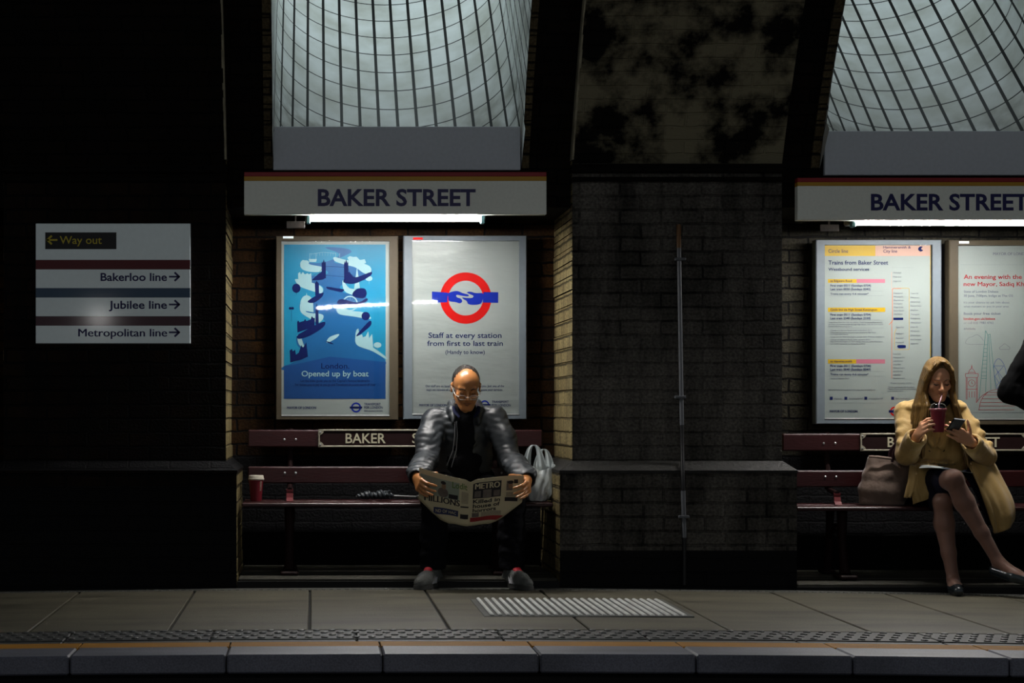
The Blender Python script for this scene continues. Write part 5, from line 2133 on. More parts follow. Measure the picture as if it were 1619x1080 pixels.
for side in (-1, 1):
    f = page(side)
    for k in range(3):
        m = MB()
        o_ = -.0022 * k
        m.grid((lambda a, b, f=f, o_=o_, k=k: (lambda q: (q[0], q[1] - o_ * (1 + .9 * a * math.sin(3 * a + k)), q[2] + o_ * .3 * (1 + 1.6 * a)))(f(a * (1 - .006 * k), b))) if side > 0 else
               (lambda a, b, f=f, o_=o_, k=k: (lambda q: (q[0], q[1] - o_ * (1 + .9 * a), q[2] + o_ * .3 * (1 + 1.2 * a)))(f((1 - a) * (1 - .006 * k), b))), 26, 26, thick=-.0006 if k else -.0007)
        m.build('page' if k else 'outer_page', M['newsprint'], news, angle=60)


def on_page(m, side, a0, a1, b0, b1, off=.0012, n=10):
    f = page(side, off)
    if side < 0:
        m.grid(lambda s, t: f(a1 + (a0 - a1) * s, b0 + (b1 - b0) * t), n, n, thick=-.0003)
    else:
        m.grid(lambda s, t: f(a0 + (a1 - a0) * s, b0 + (b1 - b0) * t), n, n, thick=-.0003)


def blob(m, side, a, b, ra, rb, off=.0016):
    f = page(side, off)
    b0, n = len(m.v), 20
    m.v.append(tuple(f(a, b)))
    for k in range(n):
        t = 2 * math.pi * k / n * -side
        m.v.append(tuple(f(a + ra * math.cos(t), b + rb * math.sin(t))))
    for k in range(n):
        m.face([b0, b0 + 1 + k, b0 + 1 + (k + 1) % n])


def page_text(m, side, s, a0, a1, b0, b1, bold=.01, off=.0018):
    if bold > .004 and 'M' in s:
        for e in (-.006, .006):
            page_text(m, side, s, a0 + e, a1 + e, b0, b1, 0.0, off + .0001)
        bold = 0.0
    V, Fc = text_mesh(s, bold, 0)
    if not len(V):
        return
    x0, x1 = V[:, 0].min(), V[:, 0].max()
    f = page(side, off)
    vs = []
    for vx, vy, _ in V:
        u = (vx - x0) / (x1 - x0)
        b = b1 + (b0 - b1) * (vy / CAP)
        a = (a0 + (a1 - a0) * u) if side > 0 else (a1 + (a0 - a1) * u)
        vs.append(f(a, b))
    m.add(vs, Fc)


m = MB(); on_page(m, 1, .05, .58, .08, .41); m.build('masthead', M['news_black'], news)
m = MB(); page_text(m, 1, 'METRO', .09, .55, .10, .215, .03); m.build('masthead_lettering', M['newsprint'], news, smooth=False)
m = MB(); on_page(m, 1, .08, .20, .26, .39, .0016, 6); m.build('picture', M['news_grey'], news)
m = MB(); on_page(m, 1, .24, .40, .24, .40, .0016, 6); m.build('picture', M['news_grey'], news)
m = MB(); on_page(m, 1, .44, .56, .27, .39, .0016, 6); m.build('picture', M['news_grey'], news)
m = MB()
page_text(m, 1, 'Killed in', .06, .57, .435, .51, .03)
page_text(m, 1, 'house of', .06, .57, .53, .605, .03)
page_text(m, 1, 'horrors', .06, .50, .625, .695, .03)
page_text(m, -1, 'MILLIONS', .20, .88, .46, .58, .04)
m.build('headline', M['news_black'], news, smooth=False)
m = MB(); on_page(m, 1, .05, .18, .71, .80, n=6); m.build('picture', M['news_grey'], news)
m = MB(); on_page(m, 1, .68, .80, .10, .30, n=6); m.build('picture', M['news_grey'], news)
m = MB(); blob(m, -1, .53, .36, .10, .10); m.build('picture', M['news_grey'], news)
m = MB(); on_page(m, 1, .82, .95, .08, .16, n=6); m.build('dark_print', M['news_black'], news)
m = MB(); on_page(m, 1, .66, .98, .44, .52, n=6); m.build('dark_print', M['news_black'], news)
m = MB(); on_page(m, -1, .24, .42, .36, .45, n=6); m.build('dark_print', M['news_black'], news)
m = MB(); on_page(m, -1, .02, .18, .57, .60, n=6); m.build('dark_print', M['news_black'], news)
m = MB(); on_page(m, -1, .02, .18, .74, .84, n=6); m.build('dark_print', M['news_black'], news)
FACE = mat('news_portrait', (.20, .125, .075), .75, .2)
m = MB(); blob(m, -1, .52, .23, .042, .062, .0022); m.build('portrait_face', FACE, news)
m = MB(); blob(m, -1, .53, .165, .05, .035, .0030); m.build('portrait_hair', M['news_black'], news)
m = MB(); blob(m, -1, .84, .30, .05, .06, .0022); m.build('portrait_face', FACE, news)
m = MB(); blob(m, 1, .76, .21, .04, .06, .0026); m.build('portrait_face', FACE, news)
m = MB(); blob(m, 1, .755, .135, .06, .035, .0034); m.build('portrait_hair', M['news_black'], news)
m = MB(); on_page(m, 1, .02, .64, .81, .90, .0026, 20); m.build('red_band', M['news_red'], news)
m = MB(); on_page(m, -1, .22, .97, .10, .46, .0007, n=10); m.build('photo', M['news_sky'], news)
m = MB(); on_page(m, -1, .22, .70, .68, .81, .0020, 16); m.build('blue_band', M['news_blue'], news)
m = MB(); page_text(m, -1, 'ND OF HAC', .26, .66, .715, .775, .01, .0034); m.build('band_lettering', M['newsprint'], news, smooth=False)
m = MB(); page_text(m, -1, 'Lodit', .06, .36, .10, .22, .02); m.build('green_lettering', M['news_green'], news, smooth=False)
m = MB()
for k in range(9):
    on_page(m, -1, .03, .17, .28 + k * .027, .290 + k * .027, n=4)
for k in range(7):
    on_page(m, 1, .22, .60, .71 + k * .014, .716 + k * .014, n=4)
    on_page(m, 1, .68, .92, .34 + k * .013, .346 + k * .013, n=4)
m.build('text_columns', M['news_grey'], news)

# ================================================================ CARRIER BAG, UMBRELLA
def bag_mat():
    m, nt, b = new_mat('thin_polythene')
    nt.nodes.remove(b)
    out = nt.nodes['Material Output']
    df = N(nt, 'ShaderNodeBsdfPrincipled')
    df.inputs['Base Color'].default_value = (.85, .92, .93, 1)
    df.inputs['Roughness'].default_value = .35
    tl = N(nt, 'ShaderNodeBsdfTranslucent')
    tl.inputs[0].default_value = (.75, .8, .8, 1)
    tr = N(nt, 'ShaderNodeBsdfTransparent')
    m1 = N(nt, 'ShaderNodeMixShader'); m1.inputs[0].default_value = .45
    m2 = N(nt, 'ShaderNodeMixShader'); m2.inputs[0].default_value = .30
    nt.links.new(df.outputs[0], m1.inputs[1]); nt.links.new(tl.outputs[0], m1.inputs[2])
    nt.links.new(m1.outputs[0], m2.inputs[1]); nt.links.new(tr.outputs[0], m2.inputs[2])
    nt.links.new(m2.outputs[0], out.inputs['Surface'])
    return m


M['bag'] = bag_mat()
bagc = (1.262, -.30)
root = thing('carrier_bag', (bagc[0], bagc[1], .4525), 'thin white plastic carrier bag standing on the bench beside the man', 'bag')
ZB = .455
m = MB()


def bag_fn(s, t):
    a = 2 * math.pi * s
    rx = .066 + .022 * math.sin(min(1, t * 1.3) * math.pi * .62)
    ry = .060 + .010 * math.sin(t * math.pi) - .035 * max(0, t - .45)
    if t < .12:
        rx *= .80 + .2 * (t / .12) ** .5
        ry *= .75 + .25 * (t / .12) ** .5
    w = .006 * math.sin(7 * a + 4 * t) * t + .004 * math.sin(13 * a - 7 * t) + .004 * math.sin(5 * a + 11 * t)
    # rim dips in the middle of front and back between the handles
    h = .205 * t * (1 - .16 * t * (1 - abs(math.cos(a)) ** .7)) + .012 * t * math.sin(a * 2 + .5)
    return (bagc[0] + (rx + w) * math.cos(a) + .010 * t, bagc[1] + (ry + w) * math.sin(a), ZB + h)


m.grid(bag_fn, 60, 22)
# two loop handles: broad pleated bands that narrow to the top
def band(p, w0, ztop, lean):
    def fn(s, t):
        u = t * 2 - 1
        a = (1 - u * u)
        cx, wx = p[0], p[2]
        x = cx + wx * u * (1.0 if abs(u) > .5 else .85 + .3 * abs(u))
        width = w0 * (1 - .74 * (1 - abs(u) ** 2.2))
        x += (s - .5) * width * (1 if u < 0 else -1) * .9
        z = p[3] + (ztop - p[3]) * (1 - abs(u) ** 2.6) ** .8
        y = p[1] + lean * (1 - abs(u)) + .010 * math.sin(s * 9) * abs(u)
        return (x, y, z)
    m.grid(fn, 8, 34, thick=.0008)


band((bagc[0] - .020, bagc[1] - .030, .046, ZB + .165), .062, ZB + .315, .01)
band((bagc[0] + .042, bagc[1] + .028, .036, ZB + .175), .060, ZB + .290, .0)
m.build('bag_film', M['bag'], root, angle=None)
Q = Field((bagc[0] - .12, bagc[1] - .1, .44), (bagc[0] + .12, bagc[1] + .1, .70), .006)
Q.box((bagc[0] - .004, bagc[1], .49), (.058, .045, .032), None, .015)
Q.wrinkle(folds(11, .006, 40), .03)
Q.build('contents', mat('dark_parcel', (.10, .09, .095), .7, .3), root)
Q = Field((bagc[0] - .12, bagc[1] - .1, .48), (bagc[0] + .12, bagc[1] + .1, .70), .006)
Q.ell((bagc[0] - .012, bagc[1], .575), (.050, .042, .060), None, .02)
Q.wrinkle(folds(12, .006, 40), .03)
Q.build('contents', mat('pale_parcel', (.36, .34, .28), .7, .25), root)

# folded umbrella
root = thing('folded_umbrella', (.34, -.25, .4525), 'small folded black umbrella lying on the bench to the left of the man', 'umbrella')
Q = Field((.20, -.33, .44), (.56, -.17, .55), .004)
Q.chain([(.255, -.25, .478), (.31, -.25, .484), (.345, -.25, .480), (.385, -.25, .486), (.45, -.25, .480)], [.012, .022, .016, .025, .013], .015, fl=((0, 0, 1), .95))
for k in range(6):
    a = k * 1.05
    Q.cone((.35, -.25 + .012 * math.cos(a), .482 + .010 * math.sin(a)), (.43, -.25 + .022 * math.cos(a), .486 + .022 * math.sin(a)), .006, .007, .006)
    Q.cone((.34, -.25 + .012 * math.cos(a), .482 + .010 * math.sin(a)), (.27, -.25 + .016 * math.cos(a), .478 + .015 * math.sin(a)), .006, .006, .006)
Q.wrinkle(lambda x, y, z: .003 * np.sin(260 * x + 120 * z), .02)
um = Q.build('canopy', mat('black_nylon', (.022, .026, .030), .35, .2, bump=.3), root)
m = MB(); m.lathe([(.0185, -.009), (.0195, 0), (.0185, .009)], (.346, -.25, .482), axis=(1, 0, 0), n=16, cap0=False, cap1=False); m.build('strap', M['black_cloth'], um)
m = MB(); m.ring_tube([(.44, -.25, .481), (.60, -.25, .474)], .0045, 8); m.build('shaft', M['steel'], root)
m = MB(); m.ring_tube([(.585, -.25, .474), (.66, -.25, .472)], [.011, .012], 10); m.build('handle', M['black'], root)
m = MB(); m.lathe([(.003, 0), (.0055, .006), (.004, .014)], (.243, -.25, .477), axis=(1, 0, 0), n=10); m.build('tip', M['steel'], root)

# ================================================================ THE WOMAN WITH THE DRINK
M['skin_fair'] = mat('skin_fair', (.52, .26, .145), .42, .06, scale=30, bump=.04, bscale=220, sss=.08)
M['hair_brown'] = mat('light_brown_hair', (.100, .056, .0150), .32, .85, scale=110, bump=.5, bscale=150, stretch=(1, 1, .10))
M['coat'] = mat('tan_gabardine', (.34, .222, .076), .6, .12, scale=18, bump=.22, bscale=45, sheen=.15)
M['scarf'] = mat('black_scarf', (.005, .005, .008), .8, .2, spec=.08, bump=.4, bscale=50)
M['skirt'] = mat('dark_navy_skirt', (.006, .006, .014), .7, .2, spec=.1)
M['pump'] = mat('black_leather', (.010, .014, .016), .25, .2, coat=.5)
M['lip_red'] = mat('lips', (.30, .09, .07), .4, .05)
M['nail_red'] = mat('red_nail_varnish', (.35, .015, .035), .25, .02)

DZ = fz(3.5)
woman = thing('person', (3.48, -.45, DZ), 'seated long-haired woman in tan trench coat sipping a drink and looking at a phone', 'person')
wHead = (3.478, -.425, 1.140)
wSL, wSR = (3.350, -.285, .948), (3.640, -.285, .952)
wEL, wER = (3.312, -.405, .718), (3.748, -.400, .706)
wWL, wWR = (3.312, -.570, .825), (3.585, -.610, .795)
wHL, wHR = (3.42, -.20, .515), (3.575, -.20, .505)
wKL, wKR = (3.462, -.695, .592), (3.440, -.600, .462)
wAL, wAR = (3.682, -.755, .150), (3.474, -.665, .040)

B = Field((3.18, -1.0, -.07), (3.90, .02, 1.30), .0042)
B.chain([(3.490, -.165, .53), (3.490, -.200, .67), (3.489, -.255, .86)], [.105, .095, .108], .04, fl=((0, 1, 0), .85))
B.cone(wSL, wSR, .040, .040, .05)
B.chain([(3.489, -.285, .95), (3.486, -.320, 1.02), (3.480, -.385, 1.095)], [.052, .044, .044], .03)
for sh_, el_, wr_ in ((wSL, wEL, wWL), (wSR, wER, wWR)):
    B.chain([sh_, el_, wr_], [.040, .034, .022], .025)
B.chain([wHL, wKL], [.078, .053], .03)
B.chain([wHR, wKR], [.076, .050], .03)


def shin(kn, an, side):
    k_, a_ = np.array(kn), np.array(an)
    p1 = k_ * .72 + a_ * .28 + np.array((0, .022, 0))
    p2 = k_ * .35 + a_ * .65 + np.array((0, .012, 0))
    B.chain([k_, p1, p2, a_], [.047, .052, .036, .029], .02)
    B.ell(k_ + np.array((0, -.030, .006)), (.030, .022, .034), None, .02)


shin(wKL, wAL, 1)
shin(wKR, wAR, -1)
B.chain([wAL, (3.745, -.840, .085), (3.795, -.905, .066)], [.029, .030, .020], .02)
B.cone((wAL[0] - .005, wAL[1] + .03, wAL[2] - .045), (3.74, -.83, .075), .026, .024, .02)
B.chain([wAR, (3.455, -.750, DZ + .040), (3.440, -.830, DZ + .028)], [.029, .032, .022], .02)
B.cone((3.480, -.640, DZ + .030), (3.455, -.74, DZ + .030), .026, .026, .02)
TW, RW = head(B, wHead, -.10, math.radians(17), .97, True)
tipsL, thL = hand(B, wWL, (.12, -.80, .58), (.99, .05, .10), (-.05, .55, .83), [(.50, .75, .55), (.45, .75, .55), (.42, .72, .5), (.40, .7, .5)], .92, (.60, .45, .65, .2), .06)
tipsR, thR = hand(B, wWR, (-.80, -.32, .42), (.12, .86, .48), (.45, -.10, .88), [(.25, .35, .3), (.25, .4, .3), (.25, .4, .3), (.3, .45, .3)], .92, (.45, .8, .12, .25), .05)
wbody = B.build('body', M['skin_fair'], woman)
del B

BROW = mat('dark_brow', (.03, .018, .010), .6)
for q in (-1, 1):
    m = MB()
    m.ring_tube([TW(q * .013, .0925, .013), TW(q * .027, .0890, .0185), TW(q * .043, .075, .014)], [.0022, .0034, .0016], 8, flat=.6)
    m.build('eyebrow', BROW, wbody)
    m = MB()
    m.ring_tube([TW(q * .016, .0885, -.0105), TW(q * .030, .0905, -.0130), TW(q * .043, .080, -.0090)], [.0022, .0050, .0024], 8, flat=.8)
    m.build('eyelashes', BROW, wbody)
m = MB()
m.ring_tube([TW(-.018, .083, -.0670), TW(-.007, .0945, -.0632), TW(0, .0945, -.0645), TW(.007, .0945, -.0632), TW(.018, .083, -.0670)], [.0012, .0040, .0036, .0040, .0012], 8, flat=.8)
m.ring_tube([TW(-.017, .083, -.0680), TW(0, .0935, -.0745), TW(.017, .083, -.0680)], [.0012, .0050, .0012], 8, flat=.8)
m.build('lips', M['lip_red'], wbody)
for k in (1, 2):
    m = MB()
    c_ = Vector(tipsR[k]) + Vector((-.001, -.0058, -.0030))
    m.ring_tube([c_ + Vector((.005, 0, -.002)), c_, c_ + Vector((-.006, .001, .001))], [.0040, .0048, .0030], 8, flat=.5)
    m.build('fingernail', M['nail_red'], wbody)

# long hair, parted, falling over both shoulders
H = Field((3.24, -.60, .62), (3.74, -.20, 1.30), .0036)
def HE(p, r, k=.012, mode='add'):
    H.ell(TW(*p), np.array(r) * .97, RW, k, mode)
HE((0, -.020, .034), (.0800, .1000, .0900))
HE((0, -.050, -.040), (.075, .062, .090), .03)
rg = np.random.RandomState(4)
for q in (-1, 1):
    for k in range(8):
        f = k / 7
        j = rg.uniform(-1, 1, 6) * .006
        pts = [TW(q * (.010 + .012 * f), .062 - .085 * f, .105 + .010 * (1 - f)), TW(q * (.056 + .008 * f), .060 - .078 * f, .060), TW(q * (.073 + .004 * f), .042 - .075 * f, -.005),
               TW(q * (.078 + .006 * f), .030 - .068 * f, -.075)]
        if q < 0:
            low = [(3.400 - .028 * f + j[0], -.462 + .10 * f, .985), (3.390 - .030 * f + j[1], -.455 + .09 * f, .885), (3.384 - .038 * f + j[2], -.450 + .08 * f, .780 + j[3] * 3), (3.380 - .030 * f + j[4], -.455 + .08 * f, .715 + .02 * f + j[5] * 5)]
        else:
            low = [(3.562 + .030 * f + j[0], -.462 + .10 * f, .985), (3.590 + .030 * f + j[1], -.455 + .09 * f, .885), (3.610 + .035 * f + j[2], -.450 + .08 * f, .780 + j[3] * 3), (3.634 + .025 * f + j[4], -.455 + .08 * f, .668 + .02 * f + j[5] * 5)]
        rr = [.010, .013, .014, .017, .018, .017, .013, .005]
        H.chain([tuple(p) for p in pts] + low, rr, .008)
HE((.002, .090, -.030), (.0545, .066, .084), .008, 'sub')
HE((.006, .100, .034), (.040, .034, .034), .010, 'sub')
hair = H.build('hair', M['hair_brown'], wbody, 1)
m = MB()                                 # the single locks that lie over the mass of hair
for q in (-1, 1):
    for k in range(75):
        f = rg.uniform(0, 1)
        o = rg.normal(size=(8, 3)) * .0022
        g = rg.uniform(.94, 1.03)
        pts = [TW(q * (.004 + .010 * f), .058 - .120 * f, (.118 - .004 * f) * 1.0), TW(q * (.032 + .006 * f), (.066 - .115 * f) * g, .1020 - .004 * f), TW(q * (.060 + .010 * f), (.062 - .110 * f) * g, .062), TW(q * (.0800 + .004 * f), (.044 - .095 * f) * g, -.005),
               TW(q * (.0900 + .006 * f), .036 - .085 * f, -.075)]
        e = rg.uniform(-.016, .016)
        if q < 0:
            low = [(3.400 - .034 * f + e * .3, -.482 + .10 * f + abs(e) * .6, .975), (3.390 - .036 * f + e, -.476 + .09 * f + abs(e) * .6, .885), (3.384 - .038 * f + e * 1.2, -.470 + .08 * f + abs(e) * .6, .780), (3.380 - .030 * f + e, -.468 + .08 * f, .705 + rg.uniform(-.03, .03))]
        else:
            low = [(3.564 + .036 * f + e * .3, -.482 + .10 * f + abs(e) * .6, .975), (3.590 + .036 * f + e, -.476 + .09 * f + abs(e) * .6, .885), (3.610 + .035 * f + e * 1.2, -.470 + .08 * f + abs(e) * .6, .780), (3.634 + .025 * f + e, -.468 + .08 * f, .665 + rg.uniform(-.03, .03))]
        P_ = [Vector(p) + Vector(o[min(i, 7)]) for i, p in enumerate([tuple(p) for p in pts] + low)]
        fine = []
        for i in range(len(P_) - 1):
            p0, p1, p2, p3 = P_[max(0, i - 1)], P_[i], P_[i + 1], P_[min(len(P_) - 1, i + 2)]
            for u in (0, .33, .67):
                fine.append(.5 * (2 * p1 + (p2 - p0) * u + (2 * p0 - 5 * p1 + 4 * p2 - p3) * u * u + (3 * p1 - p0 - 3 * p2 + p3) * u ** 3))
        fine.append(P_[-1])
        r0 = rg.uniform(.0022, .0042)
        n_ = len(fine)
        m.ring_tube(fine, [r0 * (.7 + .5 * math.sin(math.pi * min(1, i / n_ * 1.2))) * (1 if i < n_ - 4 else (n_ - i) / 5) for i in range(n_)], 6)
o = m.build('hair_locks', M['hair_brown'], hair, angle=None)
o['kind'] = 'stuff'
del H

# trench coat
J = Field((3.14, -.76, .42), (3.90, .06, 1.08), .0055)
J.chain([(3.490, -.165, .55), (3.490, -.205, .68), (3.489, -.255, .86)], [.168, .150, .152], .05, fl=((0, 1, 0), .80))
J.chain([(3.605, -.262, .90), (3.628, -.255, .70), (3.62, -.23, .60)], [.062, .078, .085], .03)
J.cone((3.350, -.278, .950), (3.630, -.278, .955), .058, .058, .05)
for q, sh_, el_, wr_ in ((-1, wSL, wEL, wWL), (1, wSR, wER, wWR)):
    cuff = tuple(el_[i] + (wr_[i] - el_[i]) * .86 for i in range(3))
    J.chain([sh_, el_], [.060, .054], .03)
    J.chain([el_, cuff], [.058, .048], .02)
    d = np.array(wr_) - np.array(el_)
    d /= np.linalg.norm(d)
    c0 = np.array(cuff)
    J.cone(c0 - d * .055, c0 - d * .008, .053, .055, .004)          # turned-back cuff
    J.cone(c0 - d * .078, c0 - d * .070, .0535, .0535, .004)
    for k in range(3):
        f = .30 + k * .24
        p = np.array(sh_) * (1 - f) + np.array(el_) * f
        J.cone(p + np.array((-.040, -.02, -.012 * q)), p + np.array((.040, -.035, .012 * q)), .024, .022, .016)
    J.box(np.array(sh_) + np.array((-q * .010, -.010, .058)), (.052, .020, .006), Matrix.Rotation(q * .30, 3, 'Y'), .004, .003)       # epaulette
    J.ell(np.array(sh_) + np.array((-q * .035, -.032, .030)), (.072, .045, .028), None, .006)   # storm flap
    # broad lapels
    J.chain([(3.489 + q * .045, -.270, 1.020), (3.489 + q * .082, -.345, .985), (3.489 + q * .070, -.385, .880), (3.489 + q * .022, -.372, .770)], [.020, .026, .030, .018], .008, fl=((q * .3, 1, .2), .55))
J.cone((3.505, -.362, .86), (3.515, -.335, .62), .006, .006, .006)
J.cone((3.490, -.180, .665), (3.490, -.222, .668), .150, .150, .006, fl=((0, 0, 1), .16))      # belt
J.wrinkle(folds(21, .0055, 24, (1, 1, .9)), .03)
J.chain([(3.486, -.315, 1.09), (3.484, -.36, 1.02)], [.050, .056], .008, 'sub')
J.cone((3.484, -.43, .99), (3.486, -.43, .90), .052, .030, .008, 'sub')
for el_, wr_ in ((wEL, wWL), (wER, wWR)):
    e_, w_ = np.array(el_), np.array(wr_)
    J.cone(e_ + (w_ - e_) * .84, e_ + (w_ - e_) * 1.2, .036, .050, .004, 'sub')
ct = J.build('coat', M['coat'], woman)
del J
# coat skirts: a flap over the near hip, the loose belt end and the wide drape on the other side


def patch(name, rows, th, seed, parent, mt, nu=22, nv=18, amp=.010):
    """cloth panel through rows of 3D points (each row left to right)"""
    R_ = [[Vector(p) for p in r] for r in rows]
    def cr(p, t):
        n = len(p) - 1
        x = min(max(t, 0), 1) * n
        i = min(int(x), n - 1)
        u = x - i
        p0, p1, p2, p3 = p[max(0, i - 1)], p[i], p[i + 1], p[min(n, i + 2)]
        return .5 * (2 * p1 + (p2 - p0) * u + (2 * p0 - 5 * p1 + 4 * p2 - p3) * u * u + (3 * p1 - p0 - 3 * p2 + p3) * u ** 3)
    def fn(s, t):
        p = cr([cr(r, s) for r in R_], t)
        return p + Vector((0, -1, .2)) * (amp * math.sin(9 * s + seed + 2.2 * math.sin(3 * t + seed)) * (.3 + t) + .4 * amp * math.sin(21 * s - 5 * t + seed))
    m = MB()
    m.grid(fn, nu, nv, thick=th)
    return m.build(name, mt, parent, angle=None)


patch('coat_flap', [[P(1447, 735, -.40), P(1462, 734, -.43), P(1482, 736, -.43)], [P(1445, 752, -.46), P(1463, 754, -.50), P(1484, 752, -.50)], [P(1441, 775, -.49), P(1462, 777, -.53), P(1482, 775, -.53)], [P(1445, 797, -.49), P(1459, 792, -.52), P(1477, 783, -.53)]], .006, 1.0, ct, M['coat'])
patch('belt_end', [[P(1438, 735, -.42), P(1449, 737, -.42)], [P(1436, 752, -.48), P(1447, 754, -.48)], [P(1433, 772, -.505), P(1444, 775, -.505)], [P(1430, 787, -.51), P(1438, 787, -.51)]], .006, 2.0, ct, M['coat'], 8, 14, .003)
patch('coat_drape', [[P(1528, 732, -.42), P(1545, 728, -.40), P(1568, 724, -.34)], [P(1540, 758, -.52), P(1562, 755, -.50), P(1584, 755, -.40)], [P(1552, 785, -.55), P(1576, 785, -.55), P(1600, 790, -.45)], [P(1562, 812, -.55), P(1584, 815, -.56), P(1604, 815, -.48)], [P(1570, 843, -.54), P(1586, 840, -.54), P(1601, 829, -.49)]], .007, 3.0, ct, M['coat'], 26, 26, .012)
patch('coat_lining', [[P(1520, 745, -.47), P(1536, 742, -.42)], [P(1536, 770, -.50), P(1552, 768, -.48)], [P(1550, 800, -.50), P(1566, 800, -.50)], [P(1562, 830, -.49), P(1573, 832, -.50)]], .006, 1.5, ct, M['skirt'], 10, 16, .004)
for (x, z) in ((3.462, .74), (3.535, .74), (3.458, .66), (3.54, .66)):
    b = MB(); b.lathe([(.010, 0), (.010, .003), (.007, .005)], (x, -.345 + (.74 - z) * .35, z), axis=(0, -1, .2), n=14, cap0=False)
    b.build('button', mat('horn_button', (.05, .03, .015), .35), ct)
S = Field((3.36, -.46, .86), (3.62, -.2, 1.10), .005)
S.chain([(3.45, -.30, 1.045), (3.44, -.385, 1.015), (3.485, -.415, .985), (3.53, -.385, 1.015), (3.52, -.30, 1.045)], [.024, .026, .028, .026, .024], .012)
S.chain([(3.485, -.405, .985), (3.487, -.390, .90)], [.036, .040], .02)
S.wrinkle(folds(31, .004, 46), .03)
S.build('scarf', M['scarf'], woman)
Lg = Field((3.30, -1.0, -.05), (3.88, -.1, .72), .0042)
B = Lg
B.chain([wHL, wKL], [.0795, .0545], .03)
B.chain([wHR, wKR], [.0775, .0515], .03)
def fat(p):
    return p
for kn, an in ((wKL, wAL), (wKR, wAR)):
    k_, a_ = np.array(kn), np.array(an)
    B.chain([k_, k_ * .72 + a_ * .28 + np.array((0, .022, 0)), k_ * .35 + a_ * .65 + np.array((0, .012, 0)), a_], [.0485, .0535, .0375, .0305], .02)
    B.ell(k_ + np.array((0, -.030, .006)), (.0315, .0235, .0355), None, .02)
B.chain([wAL, (3.745, -.840, .085), (3.795, -.905, .066)], [.0305, .0315, .0215], .02)
B.cone((wAL[0] - .005, wAL[1] + .03, wAL[2] - .045), (3.74, -.83, .075), .0275, .0255, .02)
B.chain([wAR, (3.455, -.750, DZ + .040), (3.440, -.830, DZ + .028)], [.0305, .0335, .0235], .02)
B.cone((3.480, -.640, DZ + .030), (3.455, -.74, DZ + .030), .0275, .0275, .02)
B.build('tights', mat('sheer_brown_tights', (.135, .068, .048), .5, .08, scale=25, sheen=.1), woman)
T_ = Field((3.30, -.72, .38), (3.72, -.02, .74), .006)
T_.cone((3.44, -.19, .545), (3.555, -.19, .54), .118, .118, .05, fl=((0, 1, 0), .9))
for hp, kn, f in ((wHL, wKL, .80), (wHR, wKR, .84)):
    e = tuple(hp[i] + (kn[i] - hp[i]) * f for i in range(3))
    T_.chain([hp, e], [.092, .074], .04)
T_.wrinkle(folds(35, .004, 26), .03)
T_.build('skirt', M['skirt'], woman)


def pump(heel, mid, toe, tilt):
    h, mm, t = np.array(heel), np.array(mid), np.array(toe)
    lo, hi = np.minimum(np.minimum(h, mm), t) - .07, np.maximum(np.maximum(h, mm), t) + .07
    Q = Field(lo, hi, .0035)
    Q.chain([h, mm, t], [.032, .038, .027], .02)
    d = (t - h) / np.linalg.norm(t - h)
    up = np.array((0, 0, 1.0)) - d * d[2]
    up /= np.linalg.norm(up)
    Q.cone(h + up * .040 + d * .005, h + (t - h) * .60 + up * .040, .030, .030, .006, 'sub')
    Q.half(h - up * .027, -up)
    return Q.build('shoe', M['pump'], woman)


pump((3.484, -.632, DZ + .030), (3.458, -.745, DZ + .034), (3.438, -.835, DZ + .028), 0)
pump((3.672, -.735, .102), (3.742, -.835, .074), (3.800, -.912, .056), 0)

# ---------------------------------------------------------------- what she holds
cc = (3.396, -.652)
root = thing('drink_cup', (cc[0], cc[1], .845), 'clear plastic cup of red iced drink held in her raised hand', 'cup')
drink = mat('red_drink', (.17, .018, .03), .3, .1, coat=.5)
m = MB(); m.lathe([(.029, 0), (.030, .003), (.041, .118), (.0415, .122)], (cc[0], cc[1], .845), n=32); m.build('cup_body', drink, root)
m = MB(); m.lathe([(.044, .118), (.0452, .121), (.0452, .127), (.0435, .129)], (cc[0], cc[1], .845), n=32, cap0=False, cap1=False); m.build('rim', mat('pink_rim', (.26, .07, .085), .3, coat=.5), root)
m = MB(); m.lathe([(.0432, .128), (.041, .140), (.033, .153), (.020, .160), (.006, .161)], (cc[0], cc[1], .845), n=32, cap0=False, cap1=False); m.build('dome_lid', glass_mat('clear_lid', (.9, .9, .92), .05, 1.0), root)
mo = Vector(TW(.004, .098, -.068))
m = MB(); m.ring_tube([(cc[0] + .006, cc[1] + .006, .90), (cc[0] + .012, cc[1] + .018, 1.0), tuple(mo)], .0034, 10); m.build('straw', mat('straw_plastic', (.20, .12, .14), .4), root)

ph = Vector((3.484, -.668, .880))
root = thing('smartphone', tuple(ph), 'dark smartphone held in her other hand', 'phone')
Rp = Matrix.Rotation(-.20, 3, 'Z') @ Matrix.Rotation(math.radians(55), 3, 'X') @ Matrix.Rotation(.22, 3, 'Y')


def obox(c, half, R, bev):
    q = MB(); q.box(-half[0], half[0], -half[1], half[1], -half[2], half[2], bev)
    q.v = [tuple(Vector(c) + R @ Vector(p)) for p in q.v]
    return q


obox(ph, (.033, .0042, .064), Rp, .004).build('phone_body', mat('phone_black', (.006, .007, .010), .3, .05), root)
obox(ph + Rp @ Vector((0, 0, .0645)), (.029, .0038, .0010), Rp, .0008).build('metal_edge', M['steel'], root)
obox(ph + Rp @ Vector((0, .0046, 0)), (.030, .0006, .060), Rp, .0003).build('screen', mat('dark_screen', (.010, .012, .016), .12, coat=.6), root)

